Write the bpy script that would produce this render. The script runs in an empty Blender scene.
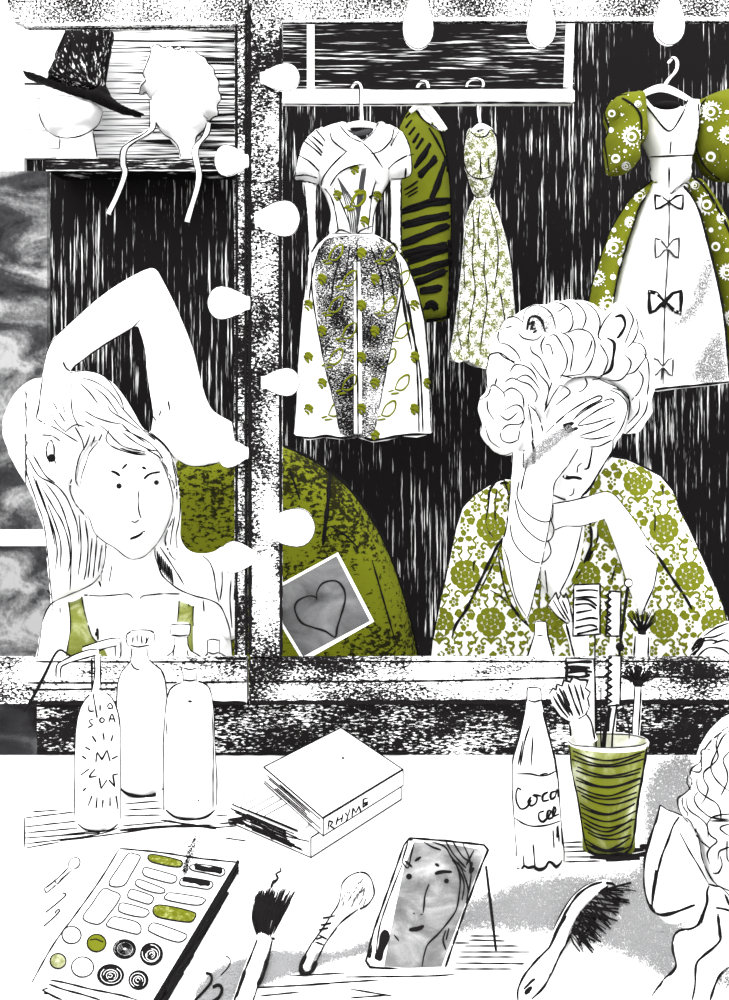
import bpy, bmesh, math, random
import numpy as np
from mathutils import Vector, Matrix, geometry
from mathutils.bvhtree import BVHTree

random.seed(7)
rng = np.random.default_rng(7)
SC = bpy.context.scene
COL = SC.collection
F, CX, HY = 900.0, 364.5, 350.0          # focal length and principal point of a 729x1000 view
CZ, TZ = 1.34, 0.74                       # eye height, table height
CAM = Vector((0, 0, CZ))

def P(px, py, d):
    return Vector(((px - CX) / F * d, d, CZ - (py - HY) / F * d))
def T(px, py, h=0.0):
    return P(px, py, (CZ - TZ - h) * F / (py - HY))
def pyof(z, d):
    return HY + (CZ - z) * F / d

# ------------------------------------------------------------------ materials
def _new(name):
    m = bpy.data.materials.new(name); m.use_nodes = True
    nt = m.node_tree; nt.nodes.clear()
    out = nt.nodes.new('ShaderNodeOutputMaterial')
    bs = nt.nodes.new('ShaderNodeBsdfPrincipled')
    bs.inputs['Roughness'].default_value = 0.9
    bs.inputs['Specular IOR Level'].default_value = 0.05
    nt.links.new(bs.outputs[0], out.inputs[0])
    return m, nt, bs
def dim(c): return tuple(x * .955 for x in c) if max(c) < .8 else c
def flat(name, col, rough=0.9, emit=0.0, spec=0.05):
    m, nt, bs = _new(name); col = dim(col)
    bs.inputs['Base Color'].default_value = (*col, 1)
    bs.inputs['Roughness'].default_value = rough
    bs.inputs['Specular IOR Level'].default_value = spec
    if emit:
        bs.inputs['Emission Color'].default_value = (1, 1, 1, 1)
        bs.inputs['Emission Strength'].default_value = emit
    return m
def noise(nt, scale, detail=3.0, rough=0.6, rot=(0, 0, 0), distort=0.0, s=1.0):
    tc = nt.nodes.new('ShaderNodeTexCoord')
    mp = nt.nodes.new('ShaderNodeMapping')
    mp.inputs['Scale'].default_value = scale
    if any(rot):
        r0 = nt.nodes.new('ShaderNodeMapping'); r0.inputs['Rotation'].default_value = rot
        nt.links.new(tc.outputs['Object'], r0.inputs[0]); nt.links.new(r0.outputs[0], mp.inputs[0])
    else:
        nt.links.new(tc.outputs['Object'], mp.inputs[0])
    n = nt.nodes.new('ShaderNodeTexNoise')
    n.inputs['Scale'].default_value = s
    n.inputs['Detail'].default_value = detail; n.inputs['Roughness'].default_value = rough
    n.inputs['Distortion'].default_value = distort
    nt.links.new(mp.outputs[0], n.inputs['Vector'])
    return n.outputs['Fac']
def math_(nt, op, a, b=None, c=None):
    n = nt.nodes.new('ShaderNodeMath'); n.operation = op
    for i, x in enumerate((a, b, c)):
        if x is None: continue
        if isinstance(x, (int, float)): n.inputs[i].default_value = x
        else: nt.links.new(x, n.inputs[i])
    return n.outputs[0]
def ramp(nt, fac, stops, interp='LINEAR'):
    r = nt.nodes.new('ShaderNodeValToRGB'); r.color_ramp.interpolation = interp
    el = r.color_ramp.elements
    while len(el) < len(stops): el.new(0.5)
    for e, (p, c) in zip(el, stops):
        e.position = p; e.color = (*dim(c), 1)
    nt.links.new(fac, r.inputs[0]); return r.outputs[0]
BLK, WHT = (0.0062, 0.0055, 0.0058), (0.90, 0.90, 0.90)
GRN = (0.122, 0.137, 0.0075)
def scratch(name, scale, thr=0.55, soft=0.03, dark=BLK, light=WHT, broad=(3, 3, 3), amp=0.25, rot=(0, 0, 0), detail=3.0, extra=None):
    """two-tone ink texture: light flecks on dark where stretched noise passes a threshold"""
    m, nt, bs = _new(name)
    n = noise(nt, scale, detail, 0.65, rot)
    b = noise(nt, broad, 2.0, 0.5)
    f = math_(nt, 'ADD', n, math_(nt, 'MULTIPLY', math_(nt, 'SUBTRACT', b, 0.5), amp))
    if extra: f = math_(nt, 'ADD', f, extra(nt))
    c = ramp(nt, f, [(thr - soft, dark), (thr + soft, light)])
    nt.links.new(c, bs.inputs['Base Color'])
    return m
def wash(name, scale, stops, detail=4.0, distort=0.6, grain=0.12, grain_scale=500.0):
    """watery wash of one ink"""
    m, nt, bs = _new(name)
    n = noise(nt, scale, detail, 0.55, distort=distort)
    g = noise(nt, (grain_scale,) * 3, 2.0, 0.6)
    f = math_(nt, 'ADD', n, math_(nt, 'MULTIPLY', math_(nt, 'SUBTRACT', g, 0.5), grain))
    nt.links.new(ramp(nt, f, stops), bs.inputs['Base Color'])
    return m
def axis_term(nt, axis, a, b, va, vb):
    """linear term along an object axis, clamped"""
    tc = nt.nodes.new('ShaderNodeTexCoord'); sp = nt.nodes.new('ShaderNodeSeparateXYZ')
    nt.links.new(tc.outputs['Object'], sp.inputs[0])
    mr = nt.nodes.new('ShaderNodeMapRange')
    for k, v in zip(('From Min', 'From Max', 'To Min', 'To Max'), (a, b, va, vb)):
        mr.inputs[k].default_value = v
    nt.links.new(sp.outputs[axis], mr.inputs[0]); return mr.outputs[0]

INK = flat('ink_black', BLK)
WHITE = flat('paper_white', WHT)
SKIN = flat('white_skin', WHT)
GREEN = flat('moss_green', GRN)
GREY = flat('grey_speck', (0.11, 0.11, 0.112))
GREYL = flat('light_grey_speck', (0.2, 0.2, 0.203))
MID = flat('mid_grey', (0.12, 0.12, 0.123))
DARKGREY = flat('pencil_grey', (0.045, 0.045, 0.047))
BULB = flat('bulb_glass', (0.9, 0.9, 0.9), 0.35, 0.3, 0.3)
TABLE = flat('table_white', WHT)

# ------------------------------------------------------------------ 2-D helpers
def catmull(pts, step=2.0, closed=False):
    pts = [Vector(p) for p in pts]
    n = len(pts)
    if n < 3 and not closed:
        a, b = pts[0], pts[-1]; k = max(1, int((b - a).length / step))
        return [a.lerp(b, i / k) for i in range(k + 1)]
    out = []
    for i in range(n if closed else n - 1):
        if closed: p0, p1, p2, p3 = pts[(i - 1) % n], pts[i], pts[(i + 1) % n], pts[(i + 2) % n]
        else: p0, p1, p2, p3 = pts[max(i - 1, 0)], pts[i], pts[i + 1], pts[min(i + 2, n - 1)]
        k = max(1, int(round((p2 - p1).length / step)))
        for j in range(k):
            t = j / k
            out.append(0.5 * ((2 * p1) + (p2 - p0) * t + (2 * p0 - 5 * p1 + 4 * p2 - p3) * t * t + (3 * p1 - p0 - 3 * p2 + p3) * t ** 3))
    if not closed: out.append(pts[-1])
    return out
def straight(pts, step, closed=True):
    out = []; n = len(pts)
    for i in range(n if closed else n - 1):
        a, b = Vector(pts[i]), Vector(pts[(i + 1) % n]); k = max(1, int(round((b - a).length / step)))
        out += [a.lerp(b, j / k) for j in range(k)]
    return out
def inside(poly, pts):
    x, y = pts[:, 0], pts[:, 1]; r = np.zeros(len(pts), bool); n = len(poly)
    for i in range(n):
        x0, y0 = poly[i]; x1, y1 = poly[(i + 1) % n]
        if y0 == y1: continue
        c = ((y0 > y) != (y1 > y)) & (x < (x1 - x0) * (y - y0) / (y1 - y0) + x0)
        r ^= c
    return r
def bdist(poly, pts):
    a = np.array(poly); b = np.roll(a, -1, 0); d = np.full(len(pts), 1e9)
    for p, q in zip(a, b):
        e = q - p; L = e @ e
        if L < 1e-12: continue
        t = np.clip(((pts - p) @ e) / L, 0, 1)[:, None]
        d = np.minimum(d, np.linalg.norm(pts - (p + t * e), axis=1))
    return d
def tri_fill(outline, g, smooth=True):
    ol = catmull(outline, g * 0.8, True) if smooth else straight(outline, g * 0.8)
    poly = np.array([(p.x, p.y) for p in ol])
    x0, y0 = poly.min(0); x1, y1 = poly.max(0)
    gp = []
    r = 0; y = y0 + g * .5
    while y < y1:
        xs = np.arange(x0 + (g * .5 if r % 2 else 0.1), x1, g)
        gp.append(np.stack([xs, np.full_like(xs, y)], 1)); y += g * .87; r += 1
    gp = np.concatenate(gp) if gp else np.zeros((0, 2))
    if len(gp):
        gp = gp[inside(poly, gp)]
    if len(gp):
        gp = gp[bdist(poly, gp) > g * .45]
    allp = [Vector(p) for p in poly] + [Vector(p) for p in gp]
    n = len(poly)
    vs, es, fs, *_ = geometry.delaunay_2d_cdt(allp, [(i, (i + 1) % n) for i in range(n)], [], 1, 1e-4)
    pts = np.array([(v.x, v.y) for v in vs])
    cnt = {}
    for f in fs:
        for i in range(3):
            k = tuple(sorted((f[i], f[(i + 1) % 3]))); cnt[k] = cnt.get(k, 0) + 1
    bnd = set(i for k, c in cnt.items() if c == 1 for i in k)
    be = [k for k, c in cnt.items() if c == 1]
    dist = bdist(poly, pts)
    out = []
    for f in fs:
        a, b, c = (pts[i] for i in f)
        if (b[0] - a[0]) * (c[1] - a[1]) - (b[1] - a[1]) * (c[0] - a[0]) > 0: f = (f[0], f[2], f[1])
        out.append(tuple(f))
    return pts, out, bnd, be, dist

# ------------------------------------------------------------------ mesh builder
class MB:
    def __init__(s): s.v, s.f, s.m, s.mats, s._b = [], [], [], [], None
    def slot(s, mat):
        if mat not in s.mats: s.mats.append(mat)
        return s.mats.index(mat)
    def add(s, vs, fs, mat):
        o = len(s.v); k = s.slot(mat)
        s.v += [Vector(v) for v in vs]
        s.f += [tuple(i + o for i in f) for f in fs]; s.m += [k] * len(fs)
    def bvh(s): return BVHTree.FromPolygons(s.v, s.f)
    def freeze(s): s._b = s.bvh(); return s._b
    def build(s, name, parent=None, smooth=True, loc=None):
        if parent is not None:
            o0 = Vector((0, 0, 0)); p = parent
            while p: o0 += p.location; p = p.parent
        elif loc is not None: o0 = Vector(loc)
        else:
            a = np.array([tuple(v) for v in s.v]); mn, mx = a.min(0), a.max(0)
            o0 = Vector(((mn[0] + mx[0]) / 2, (mn[1] + mx[1]) / 2, mn[2]))
        me = bpy.data.meshes.new(name)
        me.from_pydata([tuple(v - o0) for v in s.v], [], s.f)
        for m in s.mats: me.materials.append(m)
        me.polygons.foreach_set('material_index', s.m)
        me.polygons.foreach_set('use_smooth', [smooth] * len(s.f))
        me.validate(); me.update()
        o = bpy.data.objects.new(name, me); COL.objects.link(o)
        if parent is not None: o.parent = parent
        else: o.location = o0
        return o

def thing(name, label, cat, loc, group=None):
    o = bpy.data.objects.new(name, None); COL.objects.link(o)
    o.empty_display_size = 0.03
    o.location = loc; o['label'] = label; o['category'] = cat
    if group: o['group'] = group
    return o
def tag(o, label, cat, group=None, kind=None):
    o['label'] = label; o['category'] = cat
    if group: o['group'] = group
    if kind: o['kind'] = kind
    return o
def struct(o): o['kind'] = 'structure'; return o
def lab(o, text): o['label'] = text; return o

# ------------------------------------------------------------------ shapes
def puff(mb, outline, d, th, mat, R=None, g=5.0, df=None, back=1.0, smooth=True, hem=None):
    """cushion-like solid whose outline lies at depth d, th metres proud in front"""
    pts, fs, bnd, be, dist = tri_fill(outline, g, smooth)
    if hem is not None:                                    # open lower edge: keeps its fullness down to the hem
        dist = np.full(len(pts), 1e9)
        for a, c in be:
            if pts[a][1] > hem and pts[c][1] > hem: continue
            p, q = pts[a], pts[c]; e = q - p; L = e @ e
            if L < 1e-12: continue
            tt = np.clip(((pts - p) @ e) / L, 0, 1)[:, None]
            dist = np.minimum(dist, np.linalg.norm(pts - (p + tt * e), axis=1))
    R = R or max(dist.max(), 1e-3)
    t = np.clip(dist / R, 0, 1); h = th * np.sqrt(np.maximum(0, 1 - (1 - t) ** 2))
    fv, bv, idx = [], [], {}
    for i, (x, y) in enumerate(pts):
        o = df(x, y) if df else 0.0
        w = P(x, y, d)
        fv.append(w + Vector((0, -h[i] + o, 0)))
    nb = len(pts)
    for i, (x, y) in enumerate(pts):
        if i in bnd and (hem is None or h[i] < 1e-6): idx[i] = i
        else:
            o = df(x, y) if df else 0.0
            idx[i] = nb + len(bv); bv.append(P(x, y, d) + Vector((0, h[i] * back + o, 0)))
    faces = list(fs) + [tuple(idx[i] for i in reversed(f)) for f in fs]
    if hem is not None:
        for a, c in be:
            q = [a, c, idx[c], idx[a]]; q = [k for i_, k in enumerate(q) if k not in q[:i_]]
            if len(q) >= 3: faces.append(tuple(q))
    mb.add(fv + bv, faces, mat)
def slab(mb, outline, d, th, mat, g=8.0, smooth=True):
    """flat plate with an outline, front at depth d"""
    pts, fs, bnd, be, dist = tri_fill(outline, g, smooth)
    n = len(pts)
    v = [P(x, y, d) for x, y in pts] + [P(x, y, d) + Vector((0, th, 0)) for x, y in pts]
    faces = list(fs) + [tuple(i + n for i in reversed(f)) for f in fs] + [(a, b, b + n, a + n) for a, b in be]
    mb.add(v, faces, mat)
def cast(bvh, x, y):
    r = (P(x, y, 1) - CAM).normalized()
    return bvh.ray_cast(CAM, r), r
def drape(mb, outline, bvh, off, mat, g=4.0, smooth=True, d=None):
    """thin cloth layer lying on a surface inside an outline"""
    pts, fs, bnd, be, dist = tri_fill(outline, g, smooth)
    hits = []
    for x, y in pts:
        (loc, nn, ii, dd), r = cast(bvh, x, y)
        hits.append((loc, r))
    known = [(p, h[0].y) for p, h in zip(pts, hits) if h[0] is not None]
    if not known: return
    kp = np.array([k[0] for k in known]); kd = np.array([k[1] for k in known])
    fr, bk = [], []
    for (x, y), (loc, r) in zip(pts, hits):
        if loc is None:
            j = np.argmin(((kp - (x, y)) ** 2).sum(1)); loc = P(x, y, kd[j])
        fr.append(loc - r * off); bk.append(loc + r * off * .6)
    n = len(pts)
    faces = list(fs) + [tuple(i + n for i in reversed(f)) for f in fs] + [(a, b, b + n, a + n) for a, b in be]
    mb.add(fr + bk, faces, mat)
def tube(mb, pts, rad, mat, n=8, flat_=1.0):
    pts = [Vector(p) for p in pts]
    k = len(pts)
    if k < 2: return
    rs = rad if isinstance(rad, (list, tuple)) else [rad] * k
    v, f = [], []
    for i, p in enumerate(pts):
        t = pts[min(i + 1, k - 1)] - pts[max(i - 1, 0)]
        if t.length < 1e-9: t = Vector((0, 0, 1))
        t.normalize()
        view = (p - CAM).normalized()
        s = t.cross(view)
        if s.length < 1e-4: s = t.cross(Vector((0.3, 0.2, 0.9)))
        s.normalize(); u = s.cross(t).normalized()
        for j in range(n):
            a = 2 * math.pi * j / n
            v.append(p + s * (math.cos(a) * rs[i]) + u * (math.sin(a) * rs[i] * flat_))
    for i in range(k - 1):
        for j in range(n):
            f.append((i * n + j, i * n + (j + 1) % n, (i + 1) * n + (j + 1) % n, (i + 1) * n + j))
    f.append(tuple(reversed(range(n)))); f.append(tuple((k - 1) * n + j for j in range(n)))
    mb.add(v, f, mat)
def tube_px(mb, pts, d, wpx, mat, n=8, smooth=True, flat_=1.0, taper=None):
    """rod along pixel points; d is one depth or one per point"""
    ds = d if isinstance(d, (list, tuple)) else [d] * len(pts)
    p3 = [(p[0], p[1], q * 100) for p, q in zip(pts, ds)]
    c = catmull(p3, 2.0) if smooth else straight(p3, 3.0, False) + [Vector(p3[-1])]
    ws = wpx if isinstance(wpx, (list, tuple)) else [wpx, wpx]
    m = len(c) - 1
    rs = []
    for i, q in enumerate(c):
        u = i / max(m, 1) * (len(ws) - 1); a = min(int(u), len(ws) - 2); w = ws[a] + (ws[a + 1] - ws[a]) * (u - a)
        rs.append(w / 2 / F * q.z / 100)
    tube(mb, [P(q.x, q.y, q.z / 100) for q in c], rs, mat, n, flat_)
def ink(mb, strokes, w=1.2, mat=None, bvh=None, d=None, taper=0.45, jump=0.06, closed=False, smooth=True, sink=0.2, strict=False):
    """pen strokes lying on the surface built so far"""
    b = bvh or mb._b or mb.freeze(); mat = mat or INK
    for st in strokes:
        pts = catmull(st, 2.0, closed) if smooth else straight(st, 2.0, closed) + ([] if closed else [Vector(st[-1])])
        if closed: pts.append(pts[0])
        hit = []
        for p in pts:
            (loc, nn, ii, dd), r = cast(b, p.x, p.y)
            hit.append(None if loc is None else loc.y)
        ok = [i for i, h in enumerate(hit) if h is not None]
        if not ok:
            if d is None: continue
            hit = [d] * len(pts)
        else:
            for i in range(len(hit)):
                if hit[i] is None and not strict: hit[i] = hit[min(ok, key=lambda q: abs(q - i))]
        runs, cur = [], [0]
        for i in range(1, len(pts)):
            if hit[i] is None or hit[i - 1] is None or abs(hit[i] - hit[i - 1]) > jump: runs.append(cur); cur = []
            cur.append(i)
        runs.append(cur)
        N = max(len(pts) - 1, 1); wob = random.random() * 6
        for run in runs:
            run = [i for i in run if hit[i] is not None]
            if len(run) < 2: continue
            vs, rs = [], []
            for i in run:
                u = i / N
                ww = w * (taper + (1 - taper) * min(1, 5 * min(u, 1 - u) + 0.15)) * (1 + .18 * math.sin(wob + i * .55)) if taper < 1 else w
                r = ww * 1.42 / 2 / F * hit[i]
                q = P(pts[i].x, pts[i].y, hit[i]); dr = (q - CAM).normalized()
                vs.append(q - dr * (r * (sink + .35) * (1 if w < 2.5 else .4) + 0.0007)); rs.append(r)
            tube(mb, vs, rs, mat, 5, 0.6 if w < 2.5 else 0.2)
def rough(mb, strokes, w, **k):
    """broad marker strokes made of several overlapping pen passes"""
    for st in strokes:
        for q in range(5):
            o = w * .32; a, c = random.uniform(-.3, .3) * o, (q - 2) / 2 * o
            j = random.uniform(-2.5, 2.5)
            ink(mb, [[(x + a + (j if i in (0, len(st) - 1) else 0), y + c + random.uniform(-.4, .4)) for i, (x, y) in enumerate(st)]], w * random.uniform(.3, .5), taper=.6)
def ink_on(mbs, strokes, w=1.2, mat=None, **k):
    """pen strokes shared out to whichever of several meshes is in front"""
    trees = [m._b or m.freeze() for m in mbs]
    for st in strokes:
        pts = catmull(st, 2.0); best = []
        for p in pts:
            bd, bi = 1e9, -1
            for i, b in enumerate(trees):
                (loc, nn, ii, dd), r = cast(b, p.x, p.y)
                if loc is not None and dd < bd: bd, bi = dd, i
            best.append(bi)
        last = next((q for q in best if q >= 0), -1)
        if last < 0: continue
        best2 = []
        for q in best:
            if q >= 0: last = q
            best2.append(last)
        i = 0
        while i < len(pts):
            j = i
            while j + 1 < len(pts) and best2[j + 1] == best2[i]: j += 1
            seg = [tuple(p) for p in pts[i:min(j + 2, len(pts))]]
            if len(seg) >= 2: ink(mbs[best2[i]], [seg], w, mat, smooth=False, **k)
            i = j + 1
def decal(mb, polys, mat, off=0.002, bvh=None, maxspread=0.12):
    """small flat patches of pattern lying on the surface"""
    b = bvh or mb._b or mb.freeze()
    for poly in polys:
        vs = []
        for x, y in poly:
            (loc, nn, ii, dd), r = cast(b, x, y)
            if loc is not None: vs.append(loc - r * off)
        if len(vs) < 3: continue
        if max(v.y for v in vs) - min(v.y for v in vs) > maxspread: continue
        mb.add(vs, [tuple(range(len(vs)))], mat)
def spray(mb, outline, n, size, mat, bvh=None, dens=None, off=0.0008, T_h=None):
    """grainy specks inside an outline; dens(x, y) thins them out"""
    b = None if T_h is not None else (bvh or mb._b or mb.freeze())
    poly = np.array([(p.x, p.y) for p in catmull(outline, 4, True)])
    lo, hi = poly.min(0), poly.max(0)
    pts = rng.uniform(lo, hi, (n, 2)); pts = pts[inside(poly, pts)]
    bd = bdist(poly, pts)
    for (x, y), e in zip(pts, bd):
        k = dens(x, y, e) if dens else min(1, e / 8)
        if random.random() > k: continue
        s = size * random.uniform(.6, 1.3); a = random.random() * 6
        vs = []; hh = random.uniform(0, .0009)
        for j in range(4):
            qx, qy = x + s * math.cos(a + j * 1.57), y + s * math.sin(a + j * 1.57)
            if T_h is not None: vs.append(T(qx, qy, T_h + hh))
            else:
                (loc, nn, ii, dd), r = cast(b, qx, qy)
                if loc is not None: vs.append(loc - r * (off + hh * 3))
        if len(vs) == 4: mb.add(vs, [(0, 1, 2, 3)], mat)
def lathe(mb, rows, d, mat, n=40, base=False, cap_top=True, cap_bot=True, ysc=1.0):
    """turned shape: rows (py, left px, right px) from top to bottom at depth d"""
    rows = list(rows)
    if base: rows.append((pyof(TZ, d), rows[-1][1], rows[-1][2]))
    v, f = [], []
    for py, xl, xr in rows:
        c = P((xl + xr) / 2, py, d); r = max((xr - xl) / 2 / F * d, 1e-5)
        for j in range(n):
            a = 2 * math.pi * j / n; v.append(c + Vector((r * math.cos(a), r * ysc * math.sin(a), 0)))
    k = len(rows)
    for i in range(k - 1):
        for j in range(n): f.append((i * n + j, (i + 1) * n + j, (i + 1) * n + (j + 1) % n, i * n + (j + 1) % n))
    if cap_top: f.append(tuple(range(n)))
    if cap_bot: f.append(tuple(reversed([(k - 1) * n + j for j in range(n)])))
    mb.add(v, f, mat)
def box(mb, x0, x1, y0, y1, z0, z1, mat, bev=0.0):
    bm = bmesh.new(); bmesh.ops.create_cube(bm, size=1)
    for q in bm.verts: q.co = Vector((x0 + (q.co.x + .5) * (x1 - x0), y0 + (q.co.y + .5) * (y1 - y0), z0 + (q.co.z + .5) * (z1 - z0)))
    if bev: bmesh.ops.bevel(bm, geom=bm.edges[:], offset=bev, segments=2, affect='EDGES')
    bm.verts.index_update()
    mb.add([q.co.copy() for q in bm.verts], [[q.index for q in fc.verts] for fc in bm.faces], mat); bm.free()
def pbox(mb, ax, ay, bx, by, d, th, mat, bev=0.002):
    """box whose front face spans pixels (ax, ay)-(bx, by) at depth d"""
    a, b = P(ax, ay, d), P(bx, by, d)
    box(mb, a.x, b.x, d, d + th, b.z, a.z, mat, bev)
def prism(mb, bottom, top, mat):
    n = len(bottom)
    f = [tuple(reversed(range(n))), tuple(range(n, 2 * n))] + [(i, (i + 1) % n, (i + 1) % n + n, i + n) for i in range(n)]
    mb.add(list(bottom) + list(top), f, mat)
def ball(mb, c, rx, ry, rz, mat, rot=0.0, n=24, m=14):
    v, f = [], []
    for i in range(m + 1):
        th = math.pi * i / m
        for j in range(n):
            a = 2 * math.pi * j / n
            q = Vector((rx * math.sin(th) * math.cos(a), ry * math.sin(th) * math.sin(a), rz * math.cos(th)))
            if rot: q = Matrix.Rotation(rot, 3, 'Y') @ q
            v.append(Vector(c) + q)
    for i in range(m):
        for j in range(n): f.append((i * n + j, (i + 1) * n + j, (i + 1) * n + (j + 1) % n, i * n + (j + 1) % n))
    mb.add(v, f, mat)
def limb(mb, pts, widths, d, mat=None, flat_=1.0):
    tube_px(mb, pts, d, widths, mat or SKIN, 12, True, flat_)
    ds = d if isinstance(d, (list, tuple)) else [d] * len(pts)
    for k in (0, -1):
        c = P(*pts[k], ds[k]); r = widths[k] / 2 / F * ds[k]; ball(mb, c, r, r, r, mat or SKIN, n=12, m=8)
def fuse(mb, voxel=0.004, smooth=3, mat=None):
    """weld every volume of mb into one continuous surface"""
    me = bpy.data.meshes.new('tmp'); me.from_pydata([tuple(v) for v in mb.v], [], mb.f); me.update()
    o = bpy.data.objects.new('tmp', me); COL.objects.link(o)
    r = o.modifiers.new('r', 'REMESH'); r.mode = 'VOXEL'; r.voxel_size = voxel
    if smooth:
        s = o.modifiers.new('s', 'SMOOTH'); s.iterations = smooth; s.factor = 0.5
    dg = bpy.context.evaluated_depsgraph_get(); dg.update()
    e = bpy.data.meshes.new_from_object(o.evaluated_get(dg))
    out = MB(); out.add([v.co.copy() for v in e.vertices], [tuple(p.vertices) for p in e.polygons], mat or SKIN)
    bpy.data.objects.remove(o); bpy.data.meshes.remove(me); bpy.data.meshes.remove(e)
    out.freeze(); return out
def dot(mb, x, y, r, mat=None, off=0.0012, bvh=None):
    decal(mb, [[(x + r * math.cos(a * .524), y + r * math.sin(a * .524)) for a in range(12)]], mat or INK, off, bvh)
def copy_thing(root, label=None):
    r = root.copy(); COL.objects.link(r)
    for ch in list(root.children):
        c = ch.copy(); COL.objects.link(c); c.parent = r
        for gch in ch.children:
            q = gch.copy(); COL.objects.link(q); q.parent = c
    if label: r['label'] = label
    return r
def jit(a, s): return a + random.uniform(-s, s)
# ------------------------------------------------------------------ camera, light
cam = bpy.data.cameras.new('camera'); camo = bpy.data.objects.new('camera', cam); COL.objects.link(camo)
camo.location = CAM; camo.rotation_euler = (math.radians(90), 0, 0)
cam.sensor_width = 36; cam.sensor_fit = 'AUTO'; cam.lens = 36 * F / 1000; cam.shift_y = -0.15; cam.shift_x = 0
cam.clip_start = 0.05
SC.camera = camo
w = bpy.data.worlds.new('world'); SC.world = w; w.use_nodes = True
w.node_tree.nodes['Background'].inputs[0].default_value = (1, 1, 1, 1)
w.node_tree.nodes['Background'].inputs[1].default_value = 1.0
sun = bpy.data.lights.new('sun', 'SUN'); sun.energy = 0.9; sun.angle = math.radians(60)
suno = bpy.data.objects.new('sun', sun); COL.objects.link(suno); suno.rotation_euler = (math.radians(52), 0, math.radians(-10))
SC.view_settings.view_transform = 'Standard'; SC.view_settings.look = 'None'
SC.view_settings.gamma = 1.0; SC.view_settings.use_curve_mapping = False
SC.view_settings.exposure = 1.46

# ------------------------------------------------------------------ the room seen in the mirrors
DW = 4.2
M_wall = scratch('wall_vertical_scratches', (130, 130, 4.0), 0.655, 0.05, broad=(2.6, 2.6, 1.8), amp=0.42)
M_upper = scratch('panel_horizontal_scratches', (3.5, 60, 110), 0.63, 0.06, broad=(1.2, 1.2, 5), amp=0.30)
M_light = scratch('niche_pen_lines', (1.6, 2, 95), 0.475, 0.04, broad=(2.5, 1, 2.5), amp=0.22,
                  extra=lambda nt: axis_term(nt, 'X', -0.51, 0.51, 0.085, -0.075))
M_strip = wash('grey_wash_wall', (3.6, 3.6, 6.5), [(0.30, (0.014, 0.014, 0.015)), (0.43, (0.04, 0.04, 0.042)), (0.52, (0.14, 0.14, 0.142)), (0.62, (0.34, 0.34, 0.34))], 4, 1.2, 0.16, 90)
M_floor = scratch('dark_floor_scratches', (70, 8, 8), 0.66, 0.03, broad=(2, 2, 2), amp=0.2)

b = MB(); a0, a1 = P(-700, 0, DW), P(1450, 0, DW)
box(b, a0.x, a1.x, DW, DW + .1, 0, 3.1, M_wall)
struct(b.build('wall_back', smooth=False))
b = MB(); box(b, a0.x, a1.x, -0.6, DW, -0.06, 0, M_floor)
struct(b.build('floor', smooth=False))
b = MB(); pbox(b, 283, 22, 574, 92, DW - .03, .03, M_upper, 0)
struct(b.build('trim_1', smooth=False))
b = MB(); pbox(b, 24, 20, 242, 158, DW - .03, .03, M_light, 0)
struct(b.build('trim_2', smooth=False))
b = MB(); pbox(b, -160, -80, 24, 171, DW - .035, .035, WHITE, 0)
struct(b.build('trim_3', smooth=False))
b = MB(); pbox(b, -160, 171, 47, 530, 3.0, .03, M_strip, 0)
struct(b.build('trim_4', smooth=False))
b = MB(); pbox(b, -160, 530, 50, 546, 2.99, .04, WHITE, 0)
struct(b.build('trim_5', smooth=False))
b = MB(); pbox(b, -160, 546, 52, 751, 3.0, .03, M_strip, 0)
struct(b.build('trim_6', smooth=False))

# ------------------------------------------------------------------ dressing table
M_frame = scratch('rough_roller_grain', (260, 260, 430), 0.53, 0.03, broad=(16, 16, 9), amp=0.65, detail=4, extra=lambda nt: axis_term(nt, 'Z', 0.02, 0.24, -0.10, 0.0))
M_rail = scratch('rough_rail_grain', (200, 200, 420), 0.52, 0.03, broad=(9, 9, 26), amp=0.6, detail=4, extra=lambda nt: math_(nt, 'ADD', axis_term(nt, 'X', -.20, -.08, -.05, .09), axis_term(nt, 'X', .17, .25, 0, -.12)))
M_top = scratch('rough_top_rail_grain', (300, 300, 330), 0.52, 0.04, broad=(12, 12, 12), amp=0.3, detail=4)
M_board = scratch('backboard_grain', (130, 130, 420), 0.595, 0.03, broad=(11, 11, 20), amp=0.5, detail=4)
M_greyboard = wash('grey_wash_board', (9, 9, 16), [(0.36, BLK), (0.5, (0.022, 0.022, 0.024)), (0.68, (0.09, 0.09, 0.093))], 4, .8, .12, 400)

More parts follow.
